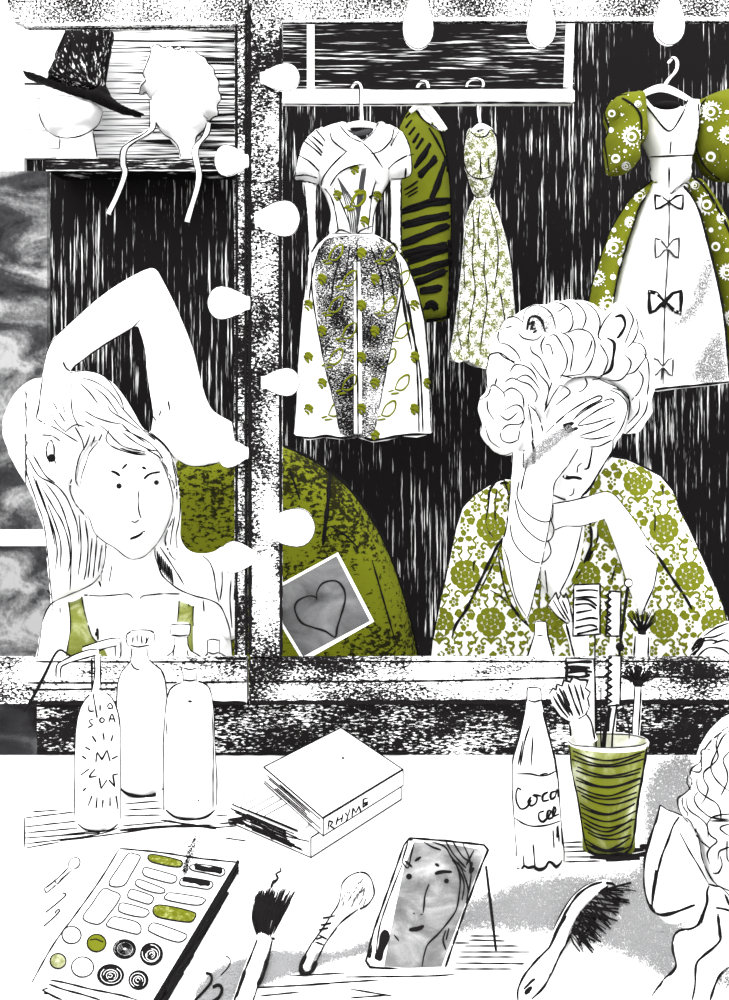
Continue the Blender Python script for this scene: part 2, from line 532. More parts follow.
D0 = 540 / 405.0                                   # back edge of the visible tabletop
DF = 1.315                                         # front of the mirror frames
tb = thing('dressing_table', 'white dressing table top strewn with make-up things and bottles', 'table', (0, 1.1, 0))
b = MB()
xl, xr = T(-260, 755).x, T(1000, 755).x
box(b, xl, xr, .80, 1.49, TZ - .035, TZ, TABLE, .003)
b.freeze()
lines = [[(25, 818), (75, 812)], [(25, 827), (78, 821)], [(25, 833), (80, 828)], [(25, 838), (100, 833)], [(25, 844), (95, 835), (120, 827)],
         [(26, 848), (60, 842)], [(32, 812), (58, 810)], [(118, 830), (165, 826), (215, 825)], [(122, 826), (166, 822)], [(125, 804), (160, 801)], [(128, 810), (163, 808)], [(124, 816), (164, 815)],
         [(216, 816), (228, 815)], [(218, 824), (240, 822)], [(212, 828), (236, 826)], [(60, 841), (100, 836), (150, 829)],
         [(563, 843), (582, 842)], [(564, 847), (584, 847)], [(564, 852), (590, 851)], [(566, 857), (600, 857)], [(564, 862), (600, 861)],
         [(470, 936), (500, 936)], [(468, 940), (505, 941)], [(465, 946), (520, 946)], [(460, 952), (530, 952)], [(458, 957), (515, 957)], [(455, 963), (535, 964)], [(452, 969), (512, 969)],
         [(345, 977), (430, 976), (455, 974)], [(350, 989), (392, 996)], [(290, 976), (345, 973)], [(300, 985), (380, 980)], [(250, 988), (330, 984)], [(350, 998), (390, 995)], [(260, 996), (300, 992)], [(455, 943), (470, 943)],
         [(655, 932), (668, 932)], [(642, 925), (652, 925)], [(225, 838), (246, 841)], [(60, 835), (110, 830)], [(24.5, 818), (24.5, 848)]]
ink(b, lines, 1.1)  # shadow hatching under the things, drawn as pen strokes on the top
ink(b, [[(600, 857), (640, 856), (655, 853)], [(606, 861), (640, 859)], [(618, 854), (652, 849)], [(640, 848), (656, 846)], [(590, 858), (630, 860)]], 4.2, taper=.7)  # dark shade at the tumbler's foot, inked onto the top
ink(b, [[(120, 831), (170, 827), (216, 827)], [(160, 820), (216, 829)]], 1.6)  # thicker inked shadow hatch in front of the bottles
# shadow wash on the white top, painted as grainy grey specks
sm = MB()
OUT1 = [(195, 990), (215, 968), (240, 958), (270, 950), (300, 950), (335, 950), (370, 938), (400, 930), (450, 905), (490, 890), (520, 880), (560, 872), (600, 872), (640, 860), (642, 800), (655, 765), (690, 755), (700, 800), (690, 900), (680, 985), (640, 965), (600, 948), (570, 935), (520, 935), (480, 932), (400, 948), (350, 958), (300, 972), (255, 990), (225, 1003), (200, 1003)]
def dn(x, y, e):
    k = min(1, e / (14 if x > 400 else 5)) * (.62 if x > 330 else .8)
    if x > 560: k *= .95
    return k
spray(sm, OUT1, 480000, .70, flat('table_shadow_speck', (0.26, 0.26, 0.264)), dens=dn, T_h=.0006)
o = sm.build('grey_shadow_wash', tb, smooth=False); o['kind'] = 'stuff'; lab(o, 'grainy grey shadow wash painted across the white tabletop')
b.build('tabletop', tb, smooth=False)
bb = thing('backboard', 'dark grainy backboard standing on the table under both mirror frames', 'backboard', (0, D0 + .01, TZ))
b = MB(); pbox(b, 37, 701, 900, 755.0, D0, .02, M_board, 0); b.freeze()
ink(b, [[(230, 703), (500, 702), (729, 704)], [(36, 706), (120, 706)], [(36, 720), (76, 720)]], 2.6, taper=.8)
ink(b, [[(650, 752), (729, 752)], [(37, 753), (80, 753)], [(216, 754), (420, 753)]], 2.2, taper=.8)
b.build('board', bb, smooth=False)
b = MB(); pbox(b, -160, 704, 37, 755.0, D0, .02, M_greyboard, 0)
lab(b.build('board', bb, smooth=False), 'grey washed end of the backboard')
for sx in (xl + .05, xr - .05):
    for sy in (.86, 1.43):
        b = MB(); box(b, sx - .025, sx + .025, sy - .025, sy + .025, 0, TZ - .035, WHITE, .003); b.build('leg', tb, smooth=False)

# left mirror
TH = .02
mf = thing('mirror_frame', 'left mirror frame of rough black-flecked wood behind the three tall bottles', 'mirror', P(110, 703, DF + .01))
b = MB(); ol = [(9, -30), (7, 5), (12, 20), (24, 25.5), (120, 25), (246.5, 25), (246.5, -30)]
slab(b, ol, DF, TH, M_top, 10, smooth=False); b.freeze()
ink(b, [[(25, 29), (235, 27)]], 1.6, d=DF); ink(b, [[(25, 25), (120, 24), (235, 23)]], 2.0, WHITE, d=DF, taper=.9)
b.build('top_rail', mf, smooth=False)
b = MB(); pbox(b, 234.5, 25, 246.5, 657, DF, TH, M_frame, .001); b.freeze()
ink(b, [[(236, 26), (236.5, 300), (236, 655)]], 2.4, taper=.9); ink(b, [[(246, 10), (245.5, 300), (246, 655)]], 2.2, taper=.9)
ink(b, [[(236, 182), (247, 182)], [(236, 373), (247, 373)]], 1.1)
b.build('stile', mf, smooth=False)
b = MB(); pbox(b, -160, 661.5, 246.5, 704, DF - .004, TH + .004, M_rail, .001); b.freeze()
ink(b, [[(28, 683), (140, 683), (246, 682)], [(36, 661.8), (130, 662), (246, 661.8)], [(30, 690), (115, 689)]], 1.5, taper=.8)
ink(b, [[(216, 659), (246, 660)], [(30, 703), (246, 703)]], 3.0, taper=.8)
b.build('bottom_rail', mf, smooth=False)
# right mirror
mg = thing('mirror_frame', 'right mirror frame of rough black-flecked wood with the heart photo tucked in its edge', 'mirror', P(500, 703, DF + .01))
b = MB(); pbox(b, 249, -30, 900, 19, DF, TH, M_top, .001); b.freeze()
ink(b, [[(271, 20.5), (500, 19), (760, 19)]], 2.6, WHITE, d=DF, taper=.95); ink(b, [[(275, 23.5), (500, 22.5), (760, 22.5)]], 1.6, d=DF, taper=.8)
b.build('top_rail', mg, smooth=False)
b = MB(); pbox(b, 249, 19, 281.5, 657, DF, TH, M_frame, .001); b.freeze()
ink(b, [[(249.5, 5), (249.5, 300), (250, 655)]], 3.0, taper=.95); ink(b, [[(280.5, 30), (280, 300), (281, 655)]], 2.6, taper=.9)
ink(b, [[(250, 182), (280, 183)], [(250, 373), (264, 373)]], 1.1)
b.build('stile', mg, smooth=False)
b = MB(); pbox(b, 249, 661.5, 900, 704, DF - .004, TH + .004, M_rail, .001); b.freeze()
ink(b, [[(250, 682), (430, 681), (610, 677), (729, 678)], [(282, 661.8), (430, 661.6), (620, 661.5), (760, 661.5)]], 1.5, taper=.8)
ink(b, [[(250, 703), (500, 702), (740, 702)]], 3.4, taper=.9)
b.build('bottom_rail', mg, smooth=False)

# light bulbs round the mirrors
def bulb_proto(label):
    t = thing('light_bulb', label, 'light bulb', (0, 0, 0), 'pear-shaped bulbs round the mirrors')
    prof = [(0.0, .0075), (.005, .0095), (.010, .0120), (.016, .0148), (.022, .0174), (.029, .0191), (.036, .0200), (.043, .0187), (.048, .0155), (.0515, .0112), (.054, .0058), (.055, .0002)]
    m = MB(); v, f = [], []; n = 28
    for x, r in prof:
        for j in range(n):
            a = 2 * math.pi * j / n; v.append((x, r * math.cos(a), r * math.sin(a)))
    for i in range(len(prof) - 1):
        for j in range(n): f.append((i * n + j, i * n + (j + 1) % n, (i + 1) * n + (j + 1) % n, (i + 1) * n + j))
    f.append(tuple(reversed(range(n))))
    m.add(v, f, BULB)
    ring = [Vector((x, -.0035, s * (r + .0002))) for s, pr in ((1, prof[3:]), (-1, prof[3:][::-1])) for x, r in pr]
    tube(m, ring, .00055, DARKGREY, 5)
    m.build('glass', t)
    m = MB(); v, f = [], []
    pr2 = [(-.002, .0001), (-.002, .0078), (-.001, .0084), (.000, .0080), (.001, .0086), (.002, .0075)]
    for x, r in pr2:
        for j in range(n):
            a = 2 * math.pi * j / n; v.append((x, r * math.cos(a), r * math.sin(a)))
    for i in range(len(pr2) - 1):
        for j in range(n): f.append((i * n + j, i * n + (j + 1) % n, (i + 1) * n + (j + 1) % n, (i + 1) * n + j))
    m.add(v, f, WHITE); m.build('socket', t)
    return t
# pixel of the narrow end, angle, length and width in pixels, which one it is
BL = [(262, 78, 0, 38, 28, 'bulb pointing right beside the end of the white clothes rail, topmost on the right stile'),
      (257, 219, 0, 43, 36, 'bulb pointing right on the stile beside the skirt waist of the sprigged dress'),
      (263, 382, 0, 37, 28, 'bulb pointing right beside the hem of the sprigged dress skirt'),
      (263, 527, 0, 52, 38, 'largest bulb, pointing right above the heart photo'),
      (247, 161, 180, 32, 31, 'bulb pointing left by the end of the wig shelf, topmost on the left stile'),
      (248, 303, 180, 40, 33, 'bulb pointing left against the dark wall beside the raised elbow'),
      (247, 453, 180, 29, 29, 'bulb pointing left in front of the bare shoulder, above the green patch of chair'),
      (255, 557, 180, 35, 31, 'bulb pointing left below the green patch of chair, lowest on the left stile'),
      (418, -8, 90, 58, 31, 'bulb hanging from the top rail above the green gown, leftmost of three'),
      (541, -8, 90, 57, 29, 'bulb under the top rail by the right end of the clothes rail'),
      (669, -8, 90, 54, 30, 'bulb hanging from the top rail above the swirl-sleeved dress, rightmost of three')]
proto = bulb_proto(BL[0][5])
for i, (px, py, ang, L, Wd, lb) in enumerate(BL):
    o = proto if i == 0 else copy_thing(proto, lb)
    sl, sr = L / 38.4, Wd / 28.0
    o.location = P(px, py, DF - .0203 * sr)
    o.scale = (sl, sr, sr)
    o.rotation_euler = (0, math.radians(90), 0) if ang == 90 else (0, math.radians(ang), 0)
# ------------------------------------------------------------------ wig shelf, heads, hat, bonnet
DSH = 4.02
M_shelf = scratch('shelf_dark_scratches', (8, 8, 150), 0.62, 0.05, amp=0.3)
M_hat = scratch('hat_scribble', (90, 90, 22), 0.63, 0.05, broad=(6, 6, 6), amp=0.35, rot=(0, .25, 0))
b = MB(); pbox(b, 44, 158.5, 242, 169.5, DSH - .09, DW - .03 - (DSH - .09), M_shelf, .002); b.freeze()
ink(b, [[(46, 170), (240, 170)]], 1.6, WHITE, taper=.9)
tag(b.build('wall_shelf', smooth=False), 'dark wooden wall shelf carrying the two bare display heads', 'shelf')

zs = P(0, 158.5, DSH - .16).z
pys = pyof(zs, DSH)
t = thing('display_head', 'white display head wearing the tall black hat', 'display head', Vector((P(76, 0, DSH).x, DSH, zs)))
b = MB()
puff(b, [(39, 112), (41, 103), (48, 96), (62, 95), (80, 98), (95, 103), (103, 110), (98, 124), (85, 134), (66, 138), (48, 132)], DSH, .115, WHITE, g=5)
puff(b, [(60, 118), (90, 118), (93, 134), (96, 150), (98, pys), (58, pys), (60, 145)], DSH, .07, WHITE, g=5)
b = fuse(b, .008, 3, WHITE)
ink(b, [[(41, 103), (39, 112), (42, 123), (48, 131), (56, 136), (66, 138), (80, 136), (92, 130), (99, 123), (103, 112)], [(93, 132), (95, 144), (97, 158)], [(60, 138), (59, 152)]], 1.0)
b.build('head', t)
b = MB()
cr = [(46, 80), (52, 68), (58, 52), (66, 32), (72, 27), (90, 26), (110, 28), (114, 34), (110, 55), (106, 75), (106, 94), (90, 96), (66, 88)]
puff(b, cr, DSH, .11, M_hat, R=22, g=5, smooth=False)
cro = b
t = thing('black_hat', 'tall black hat with a wide drooping brim on the left display head', 'hat', P(76, 90, DSH))
cro.freeze()
ink(cro, [[(58, 52), (66, 31)], [(112, 32), (108, 60), (105, 84)], [(70, 40), (66, 70)], [(90, 35), (88, 75)], [(60, 60), (95, 88)], [(54, 74), (100, 88)]], 2.0)
cro.build('crown', t)
b = MB()
puff(b, [(25, 74), (30, 73), (46, 78), (62, 84), (82, 90), (98, 92), (106, 86), (111, 96), (124, 106), (144, 114), (138, 116), (120, 113), (104, 107), (86, 99), (66, 93), (44, 85), (28, 79)], DSH - .02, .10, INK, R=7, g=3, back=1.0)
b.build('brim', t)

t = thing('display_head', 'white display head in the frilled bonnet', 'display head', Vector((P(182, 0, DSH).x, DSH, zs)))
b = MB()
puff(b, [(152, 98), (165, 88), (190, 92), (209, 118), (202, 131), (186, 142), (172, 140), (158, 130), (152, 114)], DSH, .10, WHITE, g=5)
puff(b, [(170, 128), (198, 128), (197, 142), (200, pys), (182, pys), (178, 150), (170, 140)], DSH, .06, WHITE, g=4)
b = fuse(b, .008, 3, WHITE)
ink(b, [[(152, 98), (152, 112), (156, 124), (164, 134), (172, 139), (178, 146), (181, 157)], [(209, 120), (203, 131), (196, 138), (195, 156)], [(152, 116), (160, 128)]], 1.1)
b.build('head', t)
t = thing('bonnet', 'white frilled bonnet with long hanging ribbon ties on a display head', 'bonnet', P(180, 100, DSH))
b = MB()
bo = [(152, 98), (149, 97), (146, 92), (140, 95), (141, 86), (146, 80), (143, 74), (146, 66), (150, 56), (152, 47), (158, 45), (164, 48), (170, 46), (176, 50), (183, 48), (188, 52), (194, 51), (199, 55), (205, 58), (208, 64), (213, 68), (215, 76), (219, 82), (218, 90), (221, 98), (217, 106), (218, 114), (212, 118), (208, 121), (196, 108), (183, 98), (168, 94), (158, 95)]
puff(b, bo, DSH - .015, .14, WHITE, R=30, g=4); b.freeze()
ink(b, [bo], 1.1, closed=True); ink(b, [[(164, 94), (172, 95), (184, 99), (196, 108), (208, 119)]], 1.0, GREY)
b.build('cap', t)
for rb, lb in (([(152, 100), (153, 116), (152, 128), (146, 134), (132, 142), (124, 150), (123, 164), (125, 172), (121, 186), (114, 202), (108, 214)], 'L'),
               ([(209, 123), (206, 134), (198, 144), (195, 152), (197, 164), (199, 176), (196, 192), (191, 208), (187, 222)], 'R')):
    b = MB(); tube_px(b, rb, [DSH - .05] * 3 + [DSH - .19] * (len(rb) - 3), [3, 6, 6, 5, 5, 5, 6], WHITE, 8, flat_=.4); b.freeze()
    off = [(x - 3, y) for x, y in rb]; off2 = [(x + 3, y) for x, y in rb]
    ink(b, [off, off2], 1.0, d=DSH - .19)
    b.build('ribbon', t)

# ------------------------------------------------------------------ green armchair
M_chair = scratch('green_velvet_grain', (70, 70, 120), 0.475, 0.03, dark=(0.012, 0.012, 0.003), light=GRN, broad=(7, 7, 7), amp=0.5, detail=4)
DC = 2.05
t = thing('armchair', 'round-backed green armchair with black-flecked upholstery between the two women', 'armchair', P(300, 900, DC) * 1.0)
t.location.z = 0
b = MB()
ch = [(168, 470), (200, 447), (240, 441), (284, 447), (310, 459), (340, 480), (365, 510), (384, 543), (400, 585), (412, 628), (420, 668), (425, 720), (425, 760), (160, 760), (158, 640), (160, 540)]
puff(b, ch, DC, .10, M_chair, R=40, g=9); b.freeze()
ink(b, [[(336, 441), (330, 470), (328, 500), (325, 525), (323, 545)]], 3.2, taper=.6)
ink(b, [[(284, 447), (310, 459), (340, 480), (365, 510), (384, 543), (400, 585), (412, 628), (420, 668)]], 3.4, taper=.8)
ink(b, [[(330, 526), (345, 535), (358, 548)], [(290, 470), (300, 500)], [(372, 560), (395, 640)]], 1.3)
b.build('backrest', t)
b = MB()
s0, s1 = P(165, 0, DC), P(420, 0, DC)
box(b, s0.x, s1.x, 1.70, DC, .30, .52, M_chair, .03); b.build('seat', t)
for sx in (s0.x + .04, s1.x - .04):
    for sy in (1.74, DC - .03):
        b = MB(); lathe_pts = [Vector((sx, sy, .31)), Vector((sx, sy, .15)), Vector((sx, sy, 0))]
        tube(b, lathe_pts, [.022, .018, .013], INK, 10); b.build('leg', t)

# ------------------------------------------------------------------ woman in the left mirror
DL = 1.60
t = thing('person', 'long-haired woman with one arm over her head, in a green strap top', 'person', Vector((P(135, 0, DL).x, DL + .05, .52)))
b = MB()
# raised arm: hand and wrist at left, elbow at the top, upper arm down to the shoulder
arm = [(37, 420), (39, 400), (41, 385), (43, 372), (47, 352), (54, 338), (72, 321), (90, 305), (108, 291), (125, 280), (140, 272), (150, 268), (157, 270), (164, 282), (174, 302), (184, 325), (194, 352), (201, 381), (208, 402), (215, 412), (232, 422), (243, 430), (246, 450), (243, 463), (222, 463), (203, 466), (190, 466), (178, 460), (165, 450), (152, 436), (153, 416), (152, 405), (148, 380), (145, 350), (140, 332), (137, 326), (122, 334), (100, 347), (84, 359), (71, 371), (73, 395), (78, 415), (72, 424), (55, 428)]
puff(b, arm, DL + .01, .036, SKIN, R=20, g=4)
# neck, shoulders, chest
tor = [(105, 545), (103, 565), (100, 576), (90, 585), (76, 592), (60, 598), (50, 606), (44, 620), (40, 640), (36, 668), (34, 720), (40, 790), (232, 790), (236, 720), (233, 668), (231, 640), (227, 620), (220, 606), (206, 599), (190, 594), (175, 586), (164, 576), (157, 562), (155, 545)]
puff(b, tor, DL + .05, .085, SKIN, R=46, g=6)
puff(b, [(108, 520), (152, 520), (156, 560), (166, 590), (130, 600), (94, 590), (104, 565)], DL + .025, .055, SKIN, g=5)
# shoulder link behind the head
limb(b, [(178, 432), (156, 470), (150, 530), (160, 600)], [30, 34, 40, 36], [DL + .03, DL + .085, DL + .09, DL + .06])
# head
hd = [(128, 425), (105, 430), (88, 446), (80, 470), (82, 495), (88, 517), (96, 534), (110, 546), (122, 554), (132, 559), (141, 558), (150, 551), (160, 540), (168, 525), (173, 505), (173, 485), (168, 465), (158, 445), (145, 430)]
puff(b, hd, DL - .01, .085, SKIN, R=44, g=5)
ball(b, P(76, 500, DL + .01), .012, .012, .024, SKIN)                       # ear
tube_px(b, [(138, 488), (139, 505), (138, 519)], [DL - .085, DL - .094, DL - .100], [7, 9, 12], SKIN, 8)
tube_px(b, [(131, 538), (138, 537), (145, 533)], DL - .086, [4, 6, 4], SKIN, 8)
# fingers lying over the hair, thumb along the edge of the palm
for pts, wd in (([(52, 414), (60, 425), (70, 433)], [9, 8, 7]), ([(58, 408), (69, 421), (82, 429)], [9, 8.5, 7]), ([(64, 403), (76, 418), (92, 431)], [9, 8.5, 7]),
                ([(69, 398), (82, 412), (100, 428)], [9, 8, 6.5]), ([(42, 408), (38, 422), (44, 434), (52, 440)], [11, 9, 8, 7])):
    limb(b, pts, wd, [DL - .05] * 1 + [DL - .078] * (len(pts) - 1))
puff(b, [(40, 395), (70, 388), (82, 410), (76, 424), (60, 428), (44, 422)], DL - .025, .035, SKIN, g=4)
body = fuse(b, .0034, 3)
hb = body.freeze()
b = MB()
hairo = [(44, 377), (30, 380), (14, 394), (5, 415), (5, 440), (14, 460), (24, 476), (33, 492), (40, 512), (46, 530), (49, 550), (51, 580), (53, 604), (80, 612), (120, 600), (150, 600), (190, 615), (234, 640), (238, 600), (236, 560), (226, 545), (212, 552), (196, 553), (186, 548), (181, 538), (181, 515), (180, 490), (176, 466), (168, 450), (156, 440), (143, 428), (134, 412), (124, 396), (112, 382), (97, 373), (74, 371), (60, 374)]
puff(b, hairo, DL + .055, .045, WHITE, R=20, g=6, back=.8)
puff(b, [(74, 372), (97, 373), (112, 382), (124, 396), (134, 412), (143, 428), (156, 440), (168, 450), (176, 466), (181, 500), (180, 540), (176, 552), (168, 545), (171, 520), (175, 500), (172, 480), (163, 460), (148, 454), (122, 449), (104, 440), (95, 450), (86, 466), (80, 487), (74, 484), (74, 470), (80, 455), (72, 444), (60, 436), (50, 432), (60, 410), (70, 395)], DL - .01, .105, WHITE, R=30, g=5, back=.5)
puff(b, [(12, 430), (40, 430), (72, 440), (76, 470), (74, 490), (88, 520), (103, 545), (104, 568), (92, 584), (70, 594), (54, 600), (50, 570), (46, 530), (32, 490), (16, 462)], DL + .01, .06, WHITE, R=25, g=6, back=.7)
hair = fuse(b, .0045, 2, WHITE); hair.freeze()
ink_on([body, hair], [[(71, 371), (80, 362), (100, 348), (120, 335), (133, 327), (140, 320)], [(63, 362), (66, 368), (70, 371)], [(43, 376), (41, 390), (39, 405), (36, 418)],
           [(147, 403), (151, 412), (156, 421)], [(168, 401), (170, 411)], [(161, 410), (159, 416)], [(232, 421), (234, 430), (235, 440)], [(180, 462), (192, 466), (210, 465), (222, 461)]], 1.3)
ink_on([body, hair], [[(158, 270), (165, 283), (175, 303), (185, 325), (195, 352), (202, 381), (209, 402)], [(43, 372), (48, 350), (56, 337), (75, 319), (95, 301)]], .9)
ink_on([body, hair], [[(71, 382), (71, 400), (73, 415), (79, 427)], [(53, 402), (58, 411), (65, 422)], [(62, 403), (65, 413)], [(51, 415), (58, 425), (66, 432)], [(36, 418), (42, 422), (55, 428), (68, 436), (78, 442)],
           [(65, 432), (75, 425), (85, 427)], [(85, 421), (95, 427)]], 1.0)
ink_on([body, hair], [[(72, 478), (70, 490), (75, 503), (83, 513), (87, 518)], [(86, 513), (90, 520), (95, 533), (105, 542), (115, 548), (125, 556), (132, 559), (140, 558), (146, 555), (155, 546), (163, 534), (170, 518), (173, 505), (172, 492), (168, 477), (162, 462)],
           [(106, 543), (105, 560), (102, 572), (101, 582)], [(112, 565), (109, 582)], [(100, 575), (93, 583), (80, 590), (68, 595), (55, 601), (48, 608), (43, 620), (40, 640), (37, 660)],
           [(84, 595), (100, 596), (115, 595), (128, 594), (133, 598)], [(140, 599), (143, 596), (160, 594), (180, 594)],
           [(155, 548), (155, 555), (158, 565), (162, 575), (170, 583), (180, 590), (195, 596), (210, 600), (220, 606), (226, 618), (230, 632), (232, 655)],
           [(186, 655), (187, 652)], [(203, 600), (204, 612)]], 1.1)
for i in range(8):
    x = 157 + i * 2.0
    ink_on([body, hair], [[(x, 551 + i * 2.5), (x + 2, 568 + i * 2.4)]], 1.2)
ink_on([body, hair], [[(160, 547), (170, 562), (180, 578), (184, 585)]], 1.0)
ink_on([body, hair], [[(111, 471), (116, 473), (120, 476)], [(122, 469), (127, 464)], [(142, 467), (146, 469)], [(144, 479), (150, 474), (160, 472)], [(130, 539), (138, 536), (145, 531)]], 1.9)
ink_on([body, hair], [[(139, 490), (138, 500), (139, 512), (141, 518)], [(131, 521), (135, 522.5), (139, 520)]], 1.2)
dot(body, 119, 486, 2.9); dot(body, 156.5, 482.5, 2.6)
ink_on([body, hair], [[(99, 581), (101, 587)], [(97, 628), (98, 640)], [(96, 632), (96, 636)]], 2.0)
S1 = [[(70, 373), (85, 371), (95, 372)], [(72, 377), (90, 380), (105, 388), (115, 398), (122, 408), (133, 420), (145, 432), (155, 440)], [(80, 383), (90, 393), (98, 404)], [(95, 388), (105, 396), (114, 408), (118, 414)],
      [(85, 411), (95, 417), (110, 422), (122, 424)], [(108, 406), (112, 412), (125, 420), (140, 430)], [(96, 372), (108, 380), (120, 398), (124, 410)], [(100, 425), (108, 432), (115, 440), (125, 447), (146, 452)],
      [(109, 430), (106, 438), (110, 445), (120, 450), (135, 454), (146, 455)], [(122, 424), (130, 432), (146, 443)], [(75, 427), (82, 440), (84, 450)], [(90, 434), (86, 445), (80, 455), (76, 470), (76, 482), (80, 487)],
      [(102, 434), (98, 442), (90, 452), (86, 463), (82, 475), (80, 486)], [(95, 436), (91, 447)], [(28, 458), (38, 475), (50, 482), (58, 487), (66, 497), (72, 510), (77, 525), (79, 545)], [(33, 455), (45, 475), (55, 483)],
      [(32, 473), (42, 500), (52, 525), (57, 550), (55, 570)], [(42, 488), (55, 510), (62, 522), (68, 540), (70, 560), (68, 572)], [(45, 482), (58, 500), (66, 520), (71, 545), (70, 590)], [(36, 480), (48, 515), (55, 545)],
      [(85, 520), (88, 545), (86, 570), (84, 580)], [(92, 538), (90, 560), (88, 578)], [(97, 535), (95, 560), (93, 578)], [(79, 515), (81, 548), (78, 575)], [(102, 545), (98, 572)], [(27, 455), (26, 470), (36, 500), (45, 530), (52, 600), (53, 610)],
      [(48, 505), (60, 540), (60, 568)], [(122, 432), (135, 442), (150, 450), (158, 452), (165, 465), (172, 480), (175, 490)], [(125, 430), (145, 440), (155, 448), (163, 458)], [(144, 430), (158, 440), (168, 450), (173, 462), (178, 480), (180, 505), (179, 520), (176, 535), (177, 548)],
      [(150, 432), (165, 445), (174, 458)], [(147, 450), (158, 456), (162, 462)], [(120, 448), (132, 452), (145, 453)], [(173, 518), (168, 530), (165, 540), (168, 550), (172, 557), (176, 560)], [(175, 515), (172, 530), (170, 545)],
      [(172, 462), (176, 480), (177, 500)], [(203, 556), (210, 563), (214, 575), (216, 590), (219, 602)], [(222, 571), (222, 585), (220, 600)], [(231, 580), (230, 600), (232, 628)], [(235, 575), (234, 600)], [(42, 435), (52, 436), (60, 441)],
      [(46, 450), (48, 443), (51, 440), (54, 448), (54, 458), (56, 464)], [(46, 450), (47, 457), (50, 463)], [(60, 605), (60, 614)], [(47, 590), (52, 596)]]
ink_on([body, hair], S1, 1.1)
for i in range(60):
    x, y = 24.5 + abs(random.gauss(0, 1.2)), random.uniform(385, 480); ink_on([body, hair], [[(x, y), (x + .4, y + random.uniform(2, 8))]], .8, DARKGREY)
dot(hair, 51.5, 458, 4.2)
body.build('body', t)
hair.build('hair', t)
# strap top
M_top_green = wash('green_wash_cloth', (22, 22, 16), [(0.36, (0.11, 0.125, 0.012)), (0.52, (0.17, 0.19, 0.045)), (0.70, (0.45, 0.47, 0.28))], 3, .8, .12, 300)
b = MB()
drape(b, [(68, 595), (80, 589), (83, 604), (87, 622), (92, 636), (103, 648), (114, 662), (150, 674), (184, 670), (186, 645), (178, 628), (178, 610), (180, 590), (194, 595), (193, 620), (193, 645), (196, 668), (215, 680), (222, 720), (222, 785), (50, 785), (48, 720), (55, 675), (66, 655), (70, 632), (69, 612)], hb, .006, M_top_green, 5)
b.freeze()
ink(b, [[(68, 597), (70, 615), (70, 632), (66, 655)], [(81, 590), (83, 605), (88, 625), (93, 638), (103, 647)], [(180, 592), (177, 625)], [(188, 597), (189, 607)], [(194, 597), (193, 620), (195, 652)]], .9)
b.build('strap_top', t)
# ------------------------------------------------------------------ clothes rail
DR = 3.40
t = thing('clothes_rail', 'white hanging clothes rail with two uprights carrying three dresses', 'clothes rail', P(425, 96, DR))
b = MB(); pbox(b, 279, 88.5, 575, 102.5, DR - .03, .055, WHITE, .006); b.freeze()
ink(b, [[(285, 104), (400, 104), (470, 103), (575, 103)], [(316, 88), (356, 88), (400, 89), (480, 88), (570, 88)]], 1.6)
b.build('rail_bar', t, smooth=False)
for pts in ([(307, -40), (307, 89), (314, 89), (314, -40)], [(570, -40), (565, 90), (572, 93), (577, -40)]):
    b = MB(); slab(b, pts, DR - .02, .03, WHITE, 10, smooth=False); b.build('upright', t, smooth=False)

def hanger(label, hook, arms, dd=DR, wd=3.5, white=True):
    t = thing('coat_hanger', label, 'coat hanger', P(hook[0][0], hook[0][1], dd), 'hangers holding the costumes')
    b = MB(); tube_px(b, hook, dd - .035, [wd * .8, wd], WHITE, 8); b.freeze()
    ink(b, [[(x - wd * .5, y) for x, y in hook]], .9)
    b.build('hook', t)
    b = MB(); tube_px(b, arms, dd, [wd, wd * 2.0, wd], WHITE, 8); b.build('arms', t)
    return t

# ------------------------------------------------------------------ dress 1, white with green sprigs
D1 = DR
M_panel = scratch('dress_grain', (150, 150, 330), 0.585, 0.05, broad=(7, 7, 7), amp=0.5, detail=4)
M_sprig = flat('sprig_green', GRN)
hanger('white hanger carrying the short-sleeved sprigged dress', [(352, 88), (354, 84), (358, 83), (361, 87), (361, 100), (362, 122)], [(330, 131), (361, 124), (392, 131)], D1)
t = thing('dress', 'white short-sleeved dress with wrapped bodice and green-sprigged skirt over a dark grainy panel', 'dress', P(362, 430, D1), 'costumes hanging in the mirror')
def sprig(x, y, k):
    if k == 0: return [[(x - 7, y + 5), (x - 3, y - 4), (x + 4, y - 9), (x + 7, y - 8), (x + 6, y), (x, y + 6), (x - 7, y + 5)], [(x - 14, y + 8), (x - 8, y + 6)], [(x - 11, y + 10), (x - 3, y + 9)]]
    return [[(x - 4, y - 4), (x, y - 5), (x + 4, y - 1)], [(x - 5, y - 1), (x, y - 2), (x + 3, y + 3)], [(x - 4, y + 1), (x - 2, y + 2), (x, y + 5)], [(x - 3, y - 2), (x + 3, y + 1)]]
SPR = []
for r in range(13):
    for c in range(9):
        SPR.append((296 + c * 26.5 + (13 if r % 2 else 0), 176 + r * 26, (r + c) % 2))
def sprigs(mb, poly, w=1.5):
    pts = np.array([(x, y) for x, y, k in SPR]); ok = inside(np.array(poly, float), pts)
    for (x, y, k), o in zip(SPR, ok):
        if o: ink(mb, sprig(x, y, k), 2.4 if k else w, M_sprig, taper=.6, strict=True)
